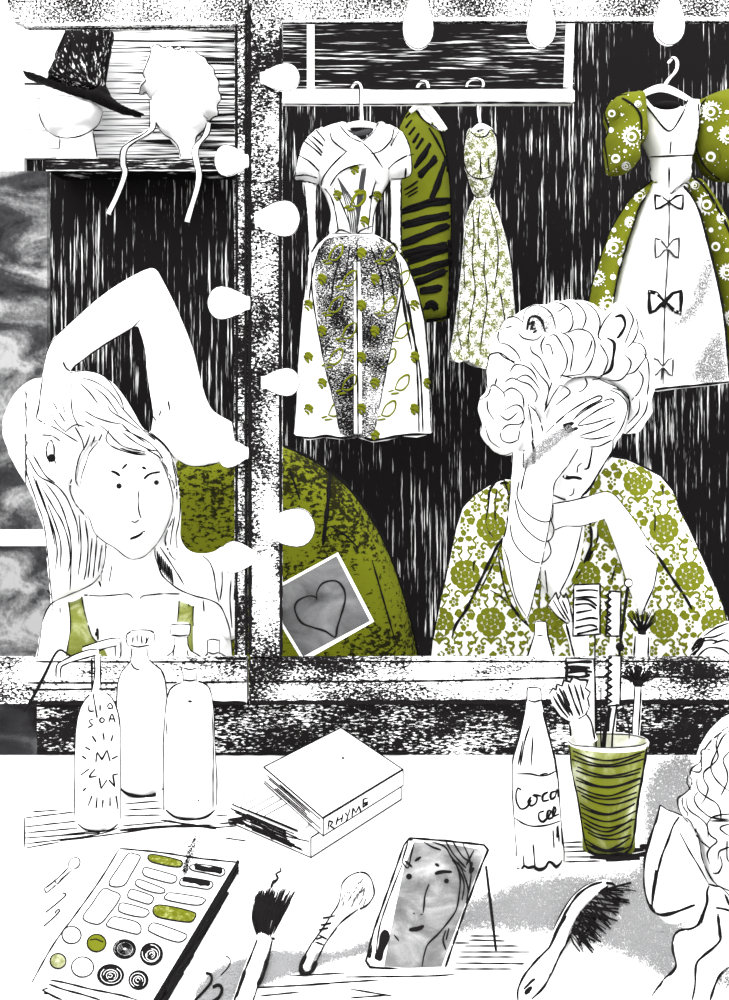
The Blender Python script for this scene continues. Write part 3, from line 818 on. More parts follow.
# skirt
sk = [(330, 233), (318, 244), (309, 257), (305, 285), (301, 325), (298, 365), (296, 410), (294, 434), (310, 437), (326, 434), (342, 436), (358, 434), (372, 438), (388, 436), (400, 433), (415, 435), (432, 432), (431, 400), (428, 360), (424, 320), (416, 288), (406, 262), (392, 244), (374, 233)]
pleat = lambda x, y: -.012 * math.sin((x - 362) / (4 + (y - 230) * .03)) * min(1, max(0, (y - 240) / 60))
b = MB(); puff(b, sk, D1, .15, WHITE, R=55, g=5, df=pleat, smooth=False, hem=430); skb = b.freeze()
ink(b, [[(330, 234), (318, 244), (309, 257), (305, 290), (304, 300)], [(312, 262), (312, 290), (318, 330), (326, 370), (335, 405), (341, 434)], [(400, 262), (402, 285), (396, 320), (388, 360), (380, 400), (372, 434)],
        [(374, 234), (392, 244), (406, 262), (416, 288), (424, 320), (428, 360), (431, 432)], [(403, 285), (412, 330), (420, 370), (423, 432)], [(408, 300), (415, 345), (418, 390), (419, 432)], [(398, 262), (404, 310), (412, 350)], [(392, 250), (402, 290), (408, 330)],
        [(320, 246), (313, 270), (309, 300)], [(308, 262), (307, 290)]], 1.5)
ink(b, [[(294, 436), (310, 438), (326, 436), (342, 438), (358, 436), (372, 440), (388, 438), (405, 435), (432, 434)]], 2.0)
sprigs(b, sk)
b.build('skirt', t)
b = MB()
pan = [(332, 237), (320, 248), (315, 268), (315, 290), (319, 330), (326, 370), (335, 405), (342, 434), (372, 434), (380, 400), (388, 360), (395, 320), (399, 285), (397, 258), (388, 244), (372, 236)]
drape(b, pan, skb, .006, M_panel, 5); b.freeze()
b2 = MB(); drape(b2, [(354, 262), (360, 262), (362, 330), (362, 434), (354, 434), (354, 330)], skb, .012, WHITE, 5, smooth=False); 
b.v += []; o_ = len(b.v); b.add(b2.v, b2.f, WHITE); b.freeze()
ink(b, [[(357, 240), (357, 300), (358, 434)]], 1.4); ink(b, [[(345, 245), (335, 275), (330, 310)], [(370, 245), (382, 280), (384, 310)], [(350, 245), (345, 280)], [(376, 243), (390, 275), (394, 300)]], 1.1)
sprigs(b, pan)
b.build('front_panel', t)
# bodice
bo = [(323, 128), (345, 122), (352, 132), (362, 140), (372, 132), (379, 122), (396, 128), (402, 140), (398, 165), (390, 180), (381, 196), (374, 214), (372, 236), (332, 236), (331, 214), (326, 197), (318, 182), (312, 165), (314, 140)]
b = MB(); puff(b, bo, D1, .10, WHITE, R=26, g=5); bob = b.freeze()
b.add(*(lambda m: (m.v, m.f))(b2 := MB()), WHITE) if False else None
ink(b, [[(338, 178 + i * 0), (346 + i * 2.2, 205), (351 + i * 1.6, 233)] for i in range(5)], .9, DARKGREY)
ink(b, [[(366 - i, 168), (361 - i, 205), (356 + i * .3, 233)] for i in range(5)], 1.0, DARKGREY)
ink(b, [[(334, 188), (342, 205), (350, 225)], [(330, 195), (335, 210), (338, 230)], [(378, 176), (372, 195), (368, 230)], [(390, 181), (381, 197), (374, 214), (372, 234)], [(321, 184), (331, 197), (336, 214), (338, 232)], [(331, 233), (350, 234), (372, 233)], [(333, 236), (340, 230), (352, 234)], [(372, 226), (360, 231), (357, 236)]], 1.2)
ink(b, [[(347, 131), (355, 134), (372, 131)]], 4.0, DARKGREY); ink(b, [[(346, 128), (353, 135), (361, 140)], [(350, 129), (361, 128), (373, 129)]], 1.1)
ink(b, sprig(358, 200, 0) + sprig(365, 222, 1) + sprig(355, 170, 1) + sprig(368, 184, 0)[1:] + sprig(338, 196, 1) + sprig(378, 197, 1), 2.2, M_sprig)
dot(b, 370.5, 197, 1.8)
b.build('bodice', t)
# wrapped bands across the chest
for band, st in (([(340, 127), (352, 133), (368, 146), (380, 160), (386, 171), (379, 184), (368, 168), (354, 155), (342, 150), (330, 145), (322, 133)], [[(340, 126), (350, 137), (362, 143), (372, 152), (383, 168)], [(346, 152), (358, 159), (366, 168), (376, 182)], [(330, 132), (333, 141), (347, 152)]]),
                 ([(379, 122), (372, 133), (360, 142), (345, 152), (330, 166), (323, 178), (320, 186), (330, 188), (340, 174), (352, 166), (364, 163), (372, 154), (384, 149), (394, 136), (396, 128)], [[(372, 130), (362, 140)], [(379, 123), (374, 132), (363, 142)], [(346, 152), (335, 162), (324, 176), (321, 186)], [(330, 186), (338, 174), (350, 167), (362, 164)], [(371, 154), (382, 150), (391, 140), (394, 128)]])):
    b = MB(); drape(b, band, bob, .012, WHITE, 4); b.freeze(); ink(b, st, 1.3); b.build('sash', t)
for sl, st in (([(324, 128), (312, 133), (304, 142), (299, 156), (294, 178), (304, 180), (318, 184), (322, 168), (328, 150), (330, 136)],
                [[(323, 128), (312, 133), (304, 142), (299, 156), (294, 179)], [(308, 138), (320, 150), (332, 168)], [(311, 135), (324, 147), (334, 162)], [(304, 141), (318, 152), (327, 163)], [(316, 130), (326, 142), (334, 154)], [(298, 155), (310, 162), (322, 175), (330, 188)], [(295, 176), (306, 175), (317, 178)], [(296, 181), (306, 182), (317, 184)]]),
               ([(394, 127), (402, 132), (408, 142), (411, 158), (411, 174), (405, 178), (390, 180), (386, 166), (388, 150), (390, 136)],
                [[(395, 128), (402, 132), (408, 143), (411, 158), (411, 173), (404, 178), (391, 179)], [(399, 131), (392, 144), (382, 164)], [(414, 154), (404, 157), (392, 165), (383, 178)], [(406, 168), (405, 178)], [(382, 152), (380, 160)]])):
    b = MB(); puff(b, sl, D1 - .02, .10, WHITE, R=14, g=4); b.freeze(); ink(b, st, 1.3); b.build('sleeve', t)
for rb, st in (([(303, 181), (317, 184), (317, 210), (317, 238), (312, 250), (309, 259), (308, 230), (306, 205)], [[(304, 184), (307, 215), (309, 255)], [(317, 185), (316, 215), (317, 238)]]),
               ([(390, 180), (401, 178), (401, 210), (401, 252), (396, 244), (390, 238), (391, 210)], [[(390, 181), (390, 238)], [(401, 180), (401, 250)]])):
    b = MB(); puff(b, rb, D1 - .01, .02, WHITE, R=5, g=4); b.freeze(); ink(b, st, 1.4); b.build('ribbon', t)

# ------------------------------------------------------------------ gown 2, green with black stripes
D2 = 3.67
M_gown = wash('green_gown_cloth', (9, 9, 5), [(0.30, GRN), (0.62, (0.132, 0.15, 0.014)), (0.75, (0.19, 0.21, 0.05))], 3, .5, .10, 200)
hanger('white hanger carrying the green striped gown', [(417, 88), (420, 83), (425, 82), (428, 86), (428, 106)], [(410, 112), (424, 106), (446, 130)], D2 - .08, 4)
t = thing('gown', 'green one-shouldered gown with slanting black stripes, half behind the sprigged dress', 'dress', P(425, 318, D2), 'costumes hanging in the mirror')
b = MB()
gw = [(413, 106), (406, 114), (401, 124), (398, 140), (396, 200), (396, 260), (404, 300), (416, 322), (428, 322), (449, 316), (450, 270), (451, 220), (450, 190), (447, 162), (443, 142), (436, 124), (426, 112)]
puff(b, gw, D2, .09, M_gown, R=26, g=5); gb = b.freeze()
ink(b, [[(413, 106), (406, 114), (401, 124)], [(426, 108), (437, 122), (444, 142), (448, 165), (450, 190), (451, 230), (450, 280), (449, 316)], [(416, 110), (424, 120), (438, 129)], [(406, 118), (416, 108)], [(429, 128), (437, 141), (445, 158), (447, 172)]], 1.8, taper=.7)
ink(b, [[(412, 120), (406, 128)], [(415, 127), (409, 135)], [(419, 133), (413, 143)], [(423, 138), (416, 149)]], 2.6, taper=.7)
rough(b, [[(431, 145), (424, 155), (417, 166)], [(437, 157), (429, 166), (420, 176)]], 6.5)
ink(b, [[(404, 190), (411, 186), (418, 181)], [(405, 195), (418, 187)], [(408, 197), (418, 191)]], 1.4)
rough(b, [[(446, 158), (440, 175), (435, 190), (431, 200)]], 7)
rough(b, [[(402, 212), (418, 206), (434, 202), (450, 201)], [(402, 226), (420, 221), (449, 215)], [(402, 244), (416, 239), (432, 232), (449, 226)], [(404, 255), (420, 251), (448, 246)]], 7.2)
rough(b, [[(408, 262), (424, 256), (449, 248)], [(410, 274), (430, 268), (449, 262)], [(416, 283), (432, 277), (446, 271)], [(421, 292), (441, 288)], [(425, 308), (432, 304), (437, 308)]], 7.0)
ink(b, [[(448, 240), (449, 280), (447, 317)], [(426, 320), (440, 318), (449, 316)]], 4.6, taper=.8)
b.build('body', t)
b = MB(); drape(b, [(414, 107), (424, 106), (436, 116), (444, 130), (438, 130), (426, 121)], gb, .01, WHITE, 4); b.freeze()
ink(b, [[(415, 108), (424, 120), (438, 129)]], 1.0); b.build('shoulder_strap', t)

# ------------------------------------------------------------------ dress 3, pale with green bursts
D3 = 3.44
hanger('thin wire-hooked hanger carrying the small pale spotted dress', [(466, 90), (468, 82), (475, 79), (482, 81), (483, 86), (479, 95), (478, 110), (480, 122)], [(470, 134), (480, 126), (492, 130)], D3, 3)
t = thing('dress', 'small pale sleeveless dress covered in green star bursts', 'dress', P(482, 362, D3), 'costumes hanging in the mirror')
GP = flat('burst_green', (0.16, 0.175, 0.05))
def bursts(mb, poly, seed):
    r2 = random.Random(seed); pl = np.array(poly, float); pts = []
    r = 0; y = poly_min = pl[:, 1].min() - 4
    while y < pl[:, 1].max() + 6:
        x = pl[:, 0].min() - 6 + (7 if r % 2 else 0)
        while x < pl[:, 0].max() + 8:
            cx, cy = x + r2.uniform(-1, 1), y + r2.uniform(-1, 1)
            for k in range(34):
                a = r2.random() * 6.283; l = r2.uniform(1.2, 5.6); s = r2.uniform(.5, .95)
                px, py = cx + l * math.cos(a), cy + l * math.sin(a)
                e = (math.cos(a) * 1.5, math.sin(a) * 1.5)
                pts.append([(px - e[0], py - e[1]), (px + e[1] * s * .5, py - e[0] * s * .5), (px + e[0], py + e[1]), (px - e[1] * s * .5, py + e[0] * s * .5)])
            pts.append([(cx + 1.6 * math.cos(q), cy + 1.6 * math.sin(q)) for q in (0, 1.05, 2.1, 3.14, 4.2, 5.2)])
            x += 14
        y += 10; r += 1
    decal(mb, pts, GP, .003)
b = MB()
bd = [(470, 128), (478, 133), (488, 128), (494, 134), (497, 148), (496, 164), (493, 178), (491, 190), (486, 198), (480, 200), (474, 196), (470, 186), (467, 176), (464, 164), (464, 148), (466, 136)]
puff(b, bd, D3, .09, WHITE, R=14, g=4); b.freeze(); bursts(b, bd, 1); spray(b, bd, 2600, .5, GP, dens=lambda x, y, e: .55)
ink(b, [[(470, 129), (466, 138), (464, 150), (465, 165), (470, 175), (480, 179), (492, 176)], [(490, 128), (497, 138), (498, 155), (495, 170)], [(480, 155), (481, 175)], [(488, 157), (489, 172)], [(471, 132), (478, 137), (486, 136), (490, 130)], [(466, 172), (470, 188), (475, 196), (482, 198), (489, 194), (492, 180)]], 1.3)
b.build('bodice', t)
b = MB()
s3 = [(475, 199), (470, 206), (465, 222), (463, 245), (461, 270), (458, 300), (454, 330), (450, 356), (456, 362), (464, 360), (474, 366), (486, 368), (498, 360), (512, 350), (516, 325), (514, 295), (511, 265), (507, 245), (502, 225), (497, 208), (489, 197)]
puff(b, s3, D3, .11, WHITE, R=22, g=4, df=lambda x, y: -.01 * math.sin((x - 480) / 3.2) * min(1, max(0, (y - 205) / 40)), hem=348); b.freeze(); bursts(b, s3, 2); spray(b, s3, 9000, .5, GP, dens=lambda x, y, e: .55)
ink(b, [[(475, 200), (473, 212), (474, 235), (472, 260), (475, 290), (470, 320), (468, 345), (470, 358)], [(488, 200), (492, 215), (497, 235), (498, 260), (494, 290)], [(480, 205), (478, 230), (480, 250)], [(486, 240), (484, 270), (487, 300), (482, 335), (480, 355)], [(466, 230), (464, 255), (465, 290)], [(500, 290), (505, 320), (508, 340)], [(460, 300), (458, 330), (462, 350)]], 1.1)
b.build('skirt', t)

# ------------------------------------------------------------------ dress 4, swirl-patterned with bows
D4 = 3.30
M_sw = flat('swirl_green', (0.120, 0.134, 0.0085))
hanger('white hanger at the neck of the swirl-sleeved dress', [(668, 63), (673, 58), (677, 62), (676, 70), (670, 77), (665, 84)], [(634, 99), (662, 88), (692, 101)], D4, 4)
t = thing('dress', 'white-fronted dress with green swirl-patterned puff sleeves and a row of bows', 'dress', P(670, 386, D4), 'costumes hanging in the mirror')
def sun(x, y, r):
    n = 16; star = [(x + (r if i % 2 else r * .72) * math.cos(i * math.pi / n), y + (r if i % 2 else r * .72) * math.sin(i * math.pi / n)) for i in range(2 * n)]
    c = lambda cx, cy, q: [(cx + q * math.cos(a * .449), cy + q * math.sin(a * .449)) for a in range(14)]
    return [star], [c(x + r * .14, y + r * .1, r * .60)], [c(x - r * .02, y + r * .05, r * .42)], [c(x - r * .04, y + r * .08, r * .22)]
def swirls(mb, suns, dots):
    for x, y, r in suns:
        a, g1, w2, g2 = sun(x, y, r)
        decal(mb, a, WHITE, .004); decal(mb, g1, M_sw, .0065); decal(mb, w2, WHITE, .009); decal(mb, g2, M_sw, .0115)
    decal(mb, [[(x + q * math.cos(a * .785), y + q * math.sin(a * .785)) for a in range(8)] for x, y, q in dots], WHITE, .004)
def rdots(poly, n, seed):
    r2 = random.Random(seed); pl = np.array(poly, float); lo, hi = pl.min(0), pl.max(0)
    return [(r2.uniform(lo[0], hi[0]), r2.uniform(lo[1], hi[1]), r2.uniform(.3, .75)) for _ in range(n)]
ovl = [(655, 179), (646, 186), (634, 195), (622, 209), (612, 228), (604, 250), (597, 270), (591, 290), (586, 315), (584, 340), (610, 340), (612, 305), (619, 270), (628, 240), (640, 205), (654, 186)]
ovr = [(682, 184), (692, 177), (702, 184), (713, 200), (724, 220), (734, 242), (742, 270), (748, 310), (752, 380), (727, 381), (726, 345), (722, 310), (715, 275), (706, 242), (696, 207)]
for ov, suns, dots, st in ((ovl, [(614, 247, 11), (640, 195, 8), (597, 278, 9), (630, 222, 6), (608, 305, 10), (622, 262, 5)], [(614, 230, 2.4), (613, 277, 3), (607, 292, 2), (600, 262, 1.5), (627, 208, 1.8)], [[(655, 179), (634, 195), (612, 228), (597, 270), (591, 290), (586, 315)], [(654, 186), (640, 205), (628, 240), (619, 270), (613, 300)]]),
                           (ovr, [(686, 186, 6), (695, 185, 5), (707, 204, 12), (716, 246, 11), (727, 272, 9), (722, 218, 6), (730, 318, 8)], [(711, 230, 2.6), (727, 250, 2), (732, 294, 2.4), (720, 228, 1.5)], [[(692, 177), (702, 184), (713, 200), (724, 220), (734, 242)]])):
    b = MB(); puff(b, ov, D4 + .03, .10, M_sw, R=14, g=4); b.freeze(); swirls(b, suns, dots + rdots(ov, 90, 3)); ink(b, st, 2.0, taper=.7); b.build('overskirt', t)
b = MB()
fp = [(655, 180), (662, 186), (669, 194), (676, 188), (683, 183), (696, 207), (706, 242), (715, 278), (722, 315), (727, 355), (729, 381), (712, 383), (690, 385), (668, 387), (646, 390), (622, 388), (600, 384), (604, 345), (611, 305), (619, 270), (628, 240), (640, 206)]
puff(b, fp, D4, .13, WHITE, R=40, g=5, smooth=False, hem=377); fpb = b.freeze()
ink(b, [[(684, 186), (697, 208), (707, 243), (716, 279), (723, 316), (727, 356), (729, 381)]], 3.0, taper=.6)
ink(b, [[(669, 196), (669, 230), (667, 270), (665, 302), (664, 340), (663, 384)], [(663, 364), (661, 380)]], 1.3, DARKGREY, taper=.7)
ink(b, [[(646, 391), (668, 388), (690, 386), (729, 382)]], 1.8)
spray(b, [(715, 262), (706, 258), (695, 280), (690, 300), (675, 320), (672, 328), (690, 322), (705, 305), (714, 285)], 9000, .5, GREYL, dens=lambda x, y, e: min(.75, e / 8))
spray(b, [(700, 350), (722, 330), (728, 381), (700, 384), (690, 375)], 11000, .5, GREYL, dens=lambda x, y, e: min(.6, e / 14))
b.build('front_panel', t)
for i, (x, y) in enumerate(((669, 202), (667, 248), (665, 302), (663, 367))):
    b = MB(); W = (14, 12, 16, 10)[i]; H = (7, 10, 11, 9)[i]; ww = (1.7, 1.5, 2.8, 1.2)[i]; ic = (INK, DARKGREY, INK, DARKGREY)[i]
    L = [(x, y), (x - W * .5, y - H * .8), (x - W, y - H), (x - W, y), (x - W * .95, y + H), (x - W * .6, y + H * .8), (x - W * .2, y + 2)]
    Rr = [(2 * x - a, c) for a, c in L]
    for lp in (L, Rr):
        drape(b, lp, fpb, .012, WHITE, 3)
    b.freeze(); ink(b, [L + [L[0]], Rr + [Rr[0]]], ww, ic, smooth=False, taper=.8)
    if i == 2: ink(b, [[(x - 1, y - 5), (x + 1, y + 6)], [(x + 2, y - 3), (x - 3, y + 5)]], 4, taper=.8)
    lab(b.build('bow', t), ('thin square bow at the waist', 'pale pencil-lined bow below the waist', 'boldest black-outlined bow', 'lowest small pale bow')[i])
b = MB()
bd4 = [(637, 94), (643, 98), (650, 107), (667, 106), (683, 107), (689, 99), (697, 102), (698, 120), (696, 138), (692, 156), (689, 170), (690, 180), (683, 184), (669, 195), (655, 183), (652, 176), (652, 164), (649, 154), (643, 142), (640, 125)]
puff(b, bd4, D4, .11, WHITE, R=22, g=5); b.freeze()
ink(b, [[(640, 97), (652, 113), (669, 131), (682, 115), (688, 99)], [(643, 96), (652, 103)], [(649, 157), (694, 155)], [(671, 141), (670, 154)], [(669, 167), (669, 188)], [(653, 182), (662, 187), (669, 195), (676, 188), (684, 183)], [(698, 103), (699, 125), (695, 150)]], 1.3)
b.add(*(lambda q: (q.v, q.f))((lambda q: (ball(q, P(667.5, 105.3, D4 - .125), .046, .02, .015, INK), q)[1])(MB())), INK)
ink(b, [[(653, 103), (660, 101), (672, 101), (681, 103)]], 1.6)
b.build('bodice', t)
slL = [(640, 95), (628, 94), (615, 97), (608, 105), (605, 116), (609, 128), (605, 142), (607, 158), (609, 172), (618, 176), (628, 172), (637, 162), (637, 148), (645, 140), (644, 122), (643, 108)]
slR = [(697, 102), (704, 98), (712, 94), (730, 90), (748, 94), (758, 110), (756, 140), (758, 165), (745, 182), (730, 181), (718, 180), (708, 172), (702, 162), (697, 150), (696, 134), (698, 118)]
for sl, suns, dots, st in ((slL, [(612, 113, 9), (632, 136, 11), (616, 158, 11), (638, 104, 4), (626, 166, 5)], [(611, 130, 2.8), (625, 151, 2), (622, 115, 1.2)], [[(628, 94), (615, 97), (608, 105), (605, 116), (609, 128), (605, 142), (607, 158), (609, 172)], [(622, 98), (634, 106), (641, 118), (641, 140)]]),
                           (slR, [(711, 111, 11), (728, 135, 10), (711, 156, 12), (738, 165, 9), (700, 110, 4)], [(710, 129, 3), (702, 122, 1.5), (727, 112, 2)], [[(698, 118), (701, 106), (706, 99)], [(696, 134), (697, 150), (706, 168), (720, 180)]])):
    b = MB(); puff(b, sl, D4 - .02, .14, M_sw, R=18, g=4); b.freeze(); swirls(b, suns, dots + rdots(sl, 60, 5)); ink(b, st, 1.8); b.build('sleeve', t)
# ------------------------------------------------------------------ woman in the right mirror
DRW = 1.60
t = thing('person', 'curly-haired woman holding her brow, in a green and white damask gown', 'person', Vector((P(580, 0, DRW).x, DRW + .1, 0)))
b = MB()
# forearm rising to the brow
puff(b, [(513, 448), (524, 452), (540, 436), (556, 432), (568, 440), (570, 460), (560, 476), (554, 488), (552, 505), (549, 530), (543, 555), (538, 580), (532, 605), (527, 620), (520, 612), (511, 590), (504, 565), (502, 545), (506, 525), (510, 500), (511, 475)], DRW - .10, .038, SKIN, R=22, g=4)
# back of the hand, four fingers, thumb
puff(b, [(522, 460), (530, 445), (546, 433), (562, 419), (574, 420), (581, 428), (579, 438), (570, 446), (560, 458), (546, 470), (530, 476)], DRW - .115, .024, SKIN, R=12, g=3)
for pts, wd in (([(560, 424), (578, 412), (600, 399)], [10, 8.5, 6]), ([(570, 424), (590, 412), (611, 402)], [10, 8.5, 6]), ([(574, 431), (594, 428), (613, 420)], [9.5, 8.5, 6]), ([(574, 438), (592, 439), (610, 436)], [9, 8, 5.5]),
                ([(540, 446), (538, 430), (533, 416), (531, 406)], [13, 11, 9, 6])):
    limb(b, pts, wd, [DRW - .125] * len(pts))
# other arm: upper arm from the right elbow, forearm across under the chin, loose fist behind the wrist
puff(b, [(548, 506), (570, 501), (590, 496), (605, 492), (614, 495), (622, 504), (634, 520), (646, 538), (655, 553), (657, 566), (654, 585), (649, 600), (641, 617), (633, 600), (627, 582), (620, 560), (612, 538), (604, 520), (594, 523), (580, 527), (566, 526), (552, 530)], DRW - .06, .034, SKIN, R=17, g=4)
ball(b, P(552, 517, DRW - .045), .024, .022, .026, SKIN)
for k in range(4): limb(b, [(546, 509 + k * 5), (537, 511 + k * 5), (540, 515 + k * 5)], [7, 7, 6], DRW - .05)
# chest and neck
puff(b, [(548, 490), (575, 496), (584, 520), (583, 545), (576, 570), (562, 594), (552, 600), (540, 580), (530, 560), (536, 520)], DRW + .0, .05, SKIN, R=24, g=5)
limb(b, [(562, 470), (556, 510), (552, 550)], [44, 40, 54], [DRW - .01, DRW + .01, DRW + .03])
# bowed head
puff(b, [(545, 400), (560, 384), (585, 376), (608, 380), (622, 394), (627, 408), (622, 430), (614, 444), (606, 460), (596, 476), (588, 490), (578, 498), (566, 501), (556, 496), (550, 482), (546, 460), (542, 430)], DRW - .02, .075, SKIN, R=40, g=4)
tube_px(b, [(594, 446), (591, 458), (587, 468)], [DRW - .09, DRW - .098, DRW - .102], [7, 9, 9], SKIN, 8)
tube_px(b, [(564, 476), (572, 478), (582, 479)], DRW - .086, [4, 6, 4], SKIN, 8)
ball(b, P(546, 455, DRW - .01), .012, .012, .022, SKIN)
puff(b, [(514, 430), (530, 415), (550, 420), (560, 450), (552, 480), (530, 480), (514, 470)], DRW - .02, .05, SKIN, R=18, g=5)
# trunk under the gown
puff(b, [(500, 500), (560, 520), (650, 500), (680, 600), (690, 800), (460, 800), (470, 600)], DRW + .11, .07, SKIN, R=40, g=10)
body = fuse(b, .0034, 3)
# gown
Mw = flat('gown_white', WHT)
b = MB()
go = [(514, 480), (500, 479), (488, 486), (474, 495), (462, 508), (456, 528), (451, 552), (445, 580), (438, 612), (433, 640), (430, 670), (438, 760), (446, 900), (770, 900), (745, 760), (732, 690), (729, 640), (725, 615), (716, 588), (703, 560), (690, 531), (679, 508), (672, 490), (660, 476), (641, 466), (625, 459), (612, 457), (600, 470), (585, 500), (560, 520), (530, 500)]
puff(b, go, DRW + .10, .085, Mw, R=45, g=7, smooth=False)
# skirt down to the floor
sk0, sk1 = P(470, 0, DRW + .14), P(690, 0, DRW + .14)
vv, ff = [], []
for i, (z, e) in enumerate(((.78, .0), (.5, .01), (.2, .02), (0.0, .03))):
    for j in range(28):
        a = 2 * math.pi * j / 28; vv.append(((sk0.x + sk1.x) / 2 + ((sk1.x - sk0.x) / 2 + e) * math.cos(a), DRW + .22 + (.12 + e) * math.sin(a), z))
for i in range(3):
    for j in range(28): ff.append((i * 28 + j, i * 28 + (j + 1) % 28, (i + 1) * 28 + (j + 1) % 28, (i + 1) * 28 + j))
ff.append(tuple(range(28))); ff.append(tuple(reversed(range(84, 112))))
b.add(vv, ff, Mw)
gown = b; gown.freeze()
# hair
b = MB()
ho = [(487, 378), (489, 362), (494, 350), (499, 344), (498, 334), (505, 320), (514, 316), (519, 312), (526, 308), (535, 304), (545, 305), (556, 300), (566, 303), (576, 300), (586, 301), (594, 306), (602, 318), (606, 312), (616, 302), (626, 304), (634, 314), (637, 326), (634, 338), (643, 345), (648, 356), (649, 372), (650, 386), (646, 400), (647, 412), (640, 422), (634, 432), (624, 434), (618, 426), (626, 410), (622, 394), (610, 384), (595, 378), (575, 378), (562, 384), (552, 400), (544, 414), (543, 432), (536, 420), (530, 406), (526, 420), (522, 440), (514, 453), (504, 456), (494, 452), (487, 445), (480, 434), (482, 424), (478, 412), (480, 398), (486, 392)]
puff(b, ho, DRW - .01, .095, WHITE, R=24, g=4)
for x, y, r in ((505, 345, 16), (520, 328, 14), (543, 320, 16), (570, 316, 17), (594, 322, 14), (621, 318, 13), (636, 352, 13), (642, 378, 10), (640, 405, 9), (500, 372, 14), (498, 402, 16), (500, 430, 15), (530, 352, 18), (556, 352, 17), (582, 352, 18), (606, 358, 14), (524, 382, 13), (628, 368, 12)):
    rr = r / F * (DRW - .07); ball(b, P(x, y, DRW - .065), rr, rr * .8, rr, WHITE, n=16, m=10)
hair = fuse(b, .0042, 2, WHITE); hair.freeze()
TG = [body, hair, gown]
def _petal(a, r0, r1, wd):
    c, n = (math.cos(a), math.sin(a)), (-math.sin(a), math.cos(a)); o = []
    for u, v in ((0, .35), (.25, .8), (.6, 1), (.88, .75), (1, .25), (.93, 0), (1, -.25), (.88, -.75), (.6, -1), (.25, -.8), (0, -.35)):
        r = r0 + (r1 - r0) * u; o.append((r * c[0] + v * wd * n[0], (r * c[1] + v * wd * n[1])))
    return o
ROSE = [_petal(k * .785 + .3, 8.4, 15.2, 5.2) for k in range(8)] + [_petal(k * 1.047, 4.0, 8.6, 3.7) for k in range(6)] + [_petal(k * 1.571 + .5, .3, 4.0, 2.4) for k in range(4)] + [[(-4, 14), (0, 16), (4, 14), (3, 19), (0, 23), (-3, 19)]]
LEAF3 = [[(0, 0), (-4, -2), (-8, -1), (-9, 3), (-5, 6), (-1, 4)], [(0, -1), (-2, -6), (2, -10), (6, -7), (4, -2)], [(1, 1), (6, -1), (10, 2), (8, 7), (3, 6)]]
def flower(x, y, r=2.1):
    o = []
    for k in range(5):
        a = k * 1.2566 - .6; cx, cy = x + 3.5 * math.cos(a), y + 3.5 * math.sin(a)
        o.append([(cx + r * math.cos(q), cy + r * math.sin(q)) for q in (0, 1.05, 2.1, 3.14, 4.2, 5.2)])
    o.append([(x + 1.1 * math.cos(q), y + 1.1 * math.sin(q)) for q in (0, 1.26, 2.5, 3.8, 5)])
    return o
def damask(mb, x0, x1, y0, y1, ox, oy, keep):
    polys, curls = [], []
    r = 0; y = oy
    while y > y0: y -= 47.5; r -= 1
    while y < y1:
        x = ox + (26 if r % 2 else 0)
        while x > x0: x -= 52
        while x < x1 + 52:
            s = 1.0
            polys += [[(x + a, y + c) for a, c in p] for p in ROSE]
            polys += [[(x + 26 + a, y - 9 + c) for a, c in p] for p in LEAF3]
            polys += [[(x - 26 - a * .8 + 52, y + 10 + c * .8) for a, c in p] for p in LEAF3]
            polys += flower(x - 15, y - 20) + flower(x + 15, y - 20) + flower(x + 26, y + 1, 1.6)
            for sg in (-1, 1):
                curls += [[(x + sg * 2, y + 19), (x + sg * 7, y + 16), (x + sg * 10, y + 19), (x + sg * 8, y + 22), (x + sg * 5, y + 21)],
                          [(x + sg * 3, y - 15), (x + sg * 6, y - 19), (x + sg * 3, y - 24), (x + sg * 7, y - 28), (x + sg * 11, y - 26)],
                          [(x + sg * 14, y + 9), (x + sg * 18, y + 13), (x + sg * 15, y + 18), (x + sg * 20, y + 22), (x + sg * 23, y + 19)],
                          [(x + sg * 16, y - 7), (x + sg * 19, y - 12), (x + sg * 22, y - 11)]]
                polys += [[(x + sg * 12, y + 14), (x + sg * 15, y + 15), (x + sg * 13, y + 18)], [(x + sg * 5, y - 21), (x + sg * 8, y - 23), (x + sg * 7, y - 19)], [(x + sg * 9, y - 14), (x + sg * 12, y - 15), (x + sg * 11, y - 11)]]
            x += 52
        y += 47.5; r += 1
    polys = [p for p in polys if keep(sum(a for a, c in p) / len(p), sum(c for a, c in p) / len(p))]
    fine = []
    decal(mb, polys, GREEN, .0028)
    ink(mb, [c for c in curls if keep(*c[2])], 1.7, GREEN, taper=.7, strict=True)
damask(gown, 420, 560, 470, 700, 491, 527, lambda x, y: x < 556 and y < 674)
damask(gown, 556, 735, 455, 700, 638, 481, lambda x, y: x >= 556 and y < 674)
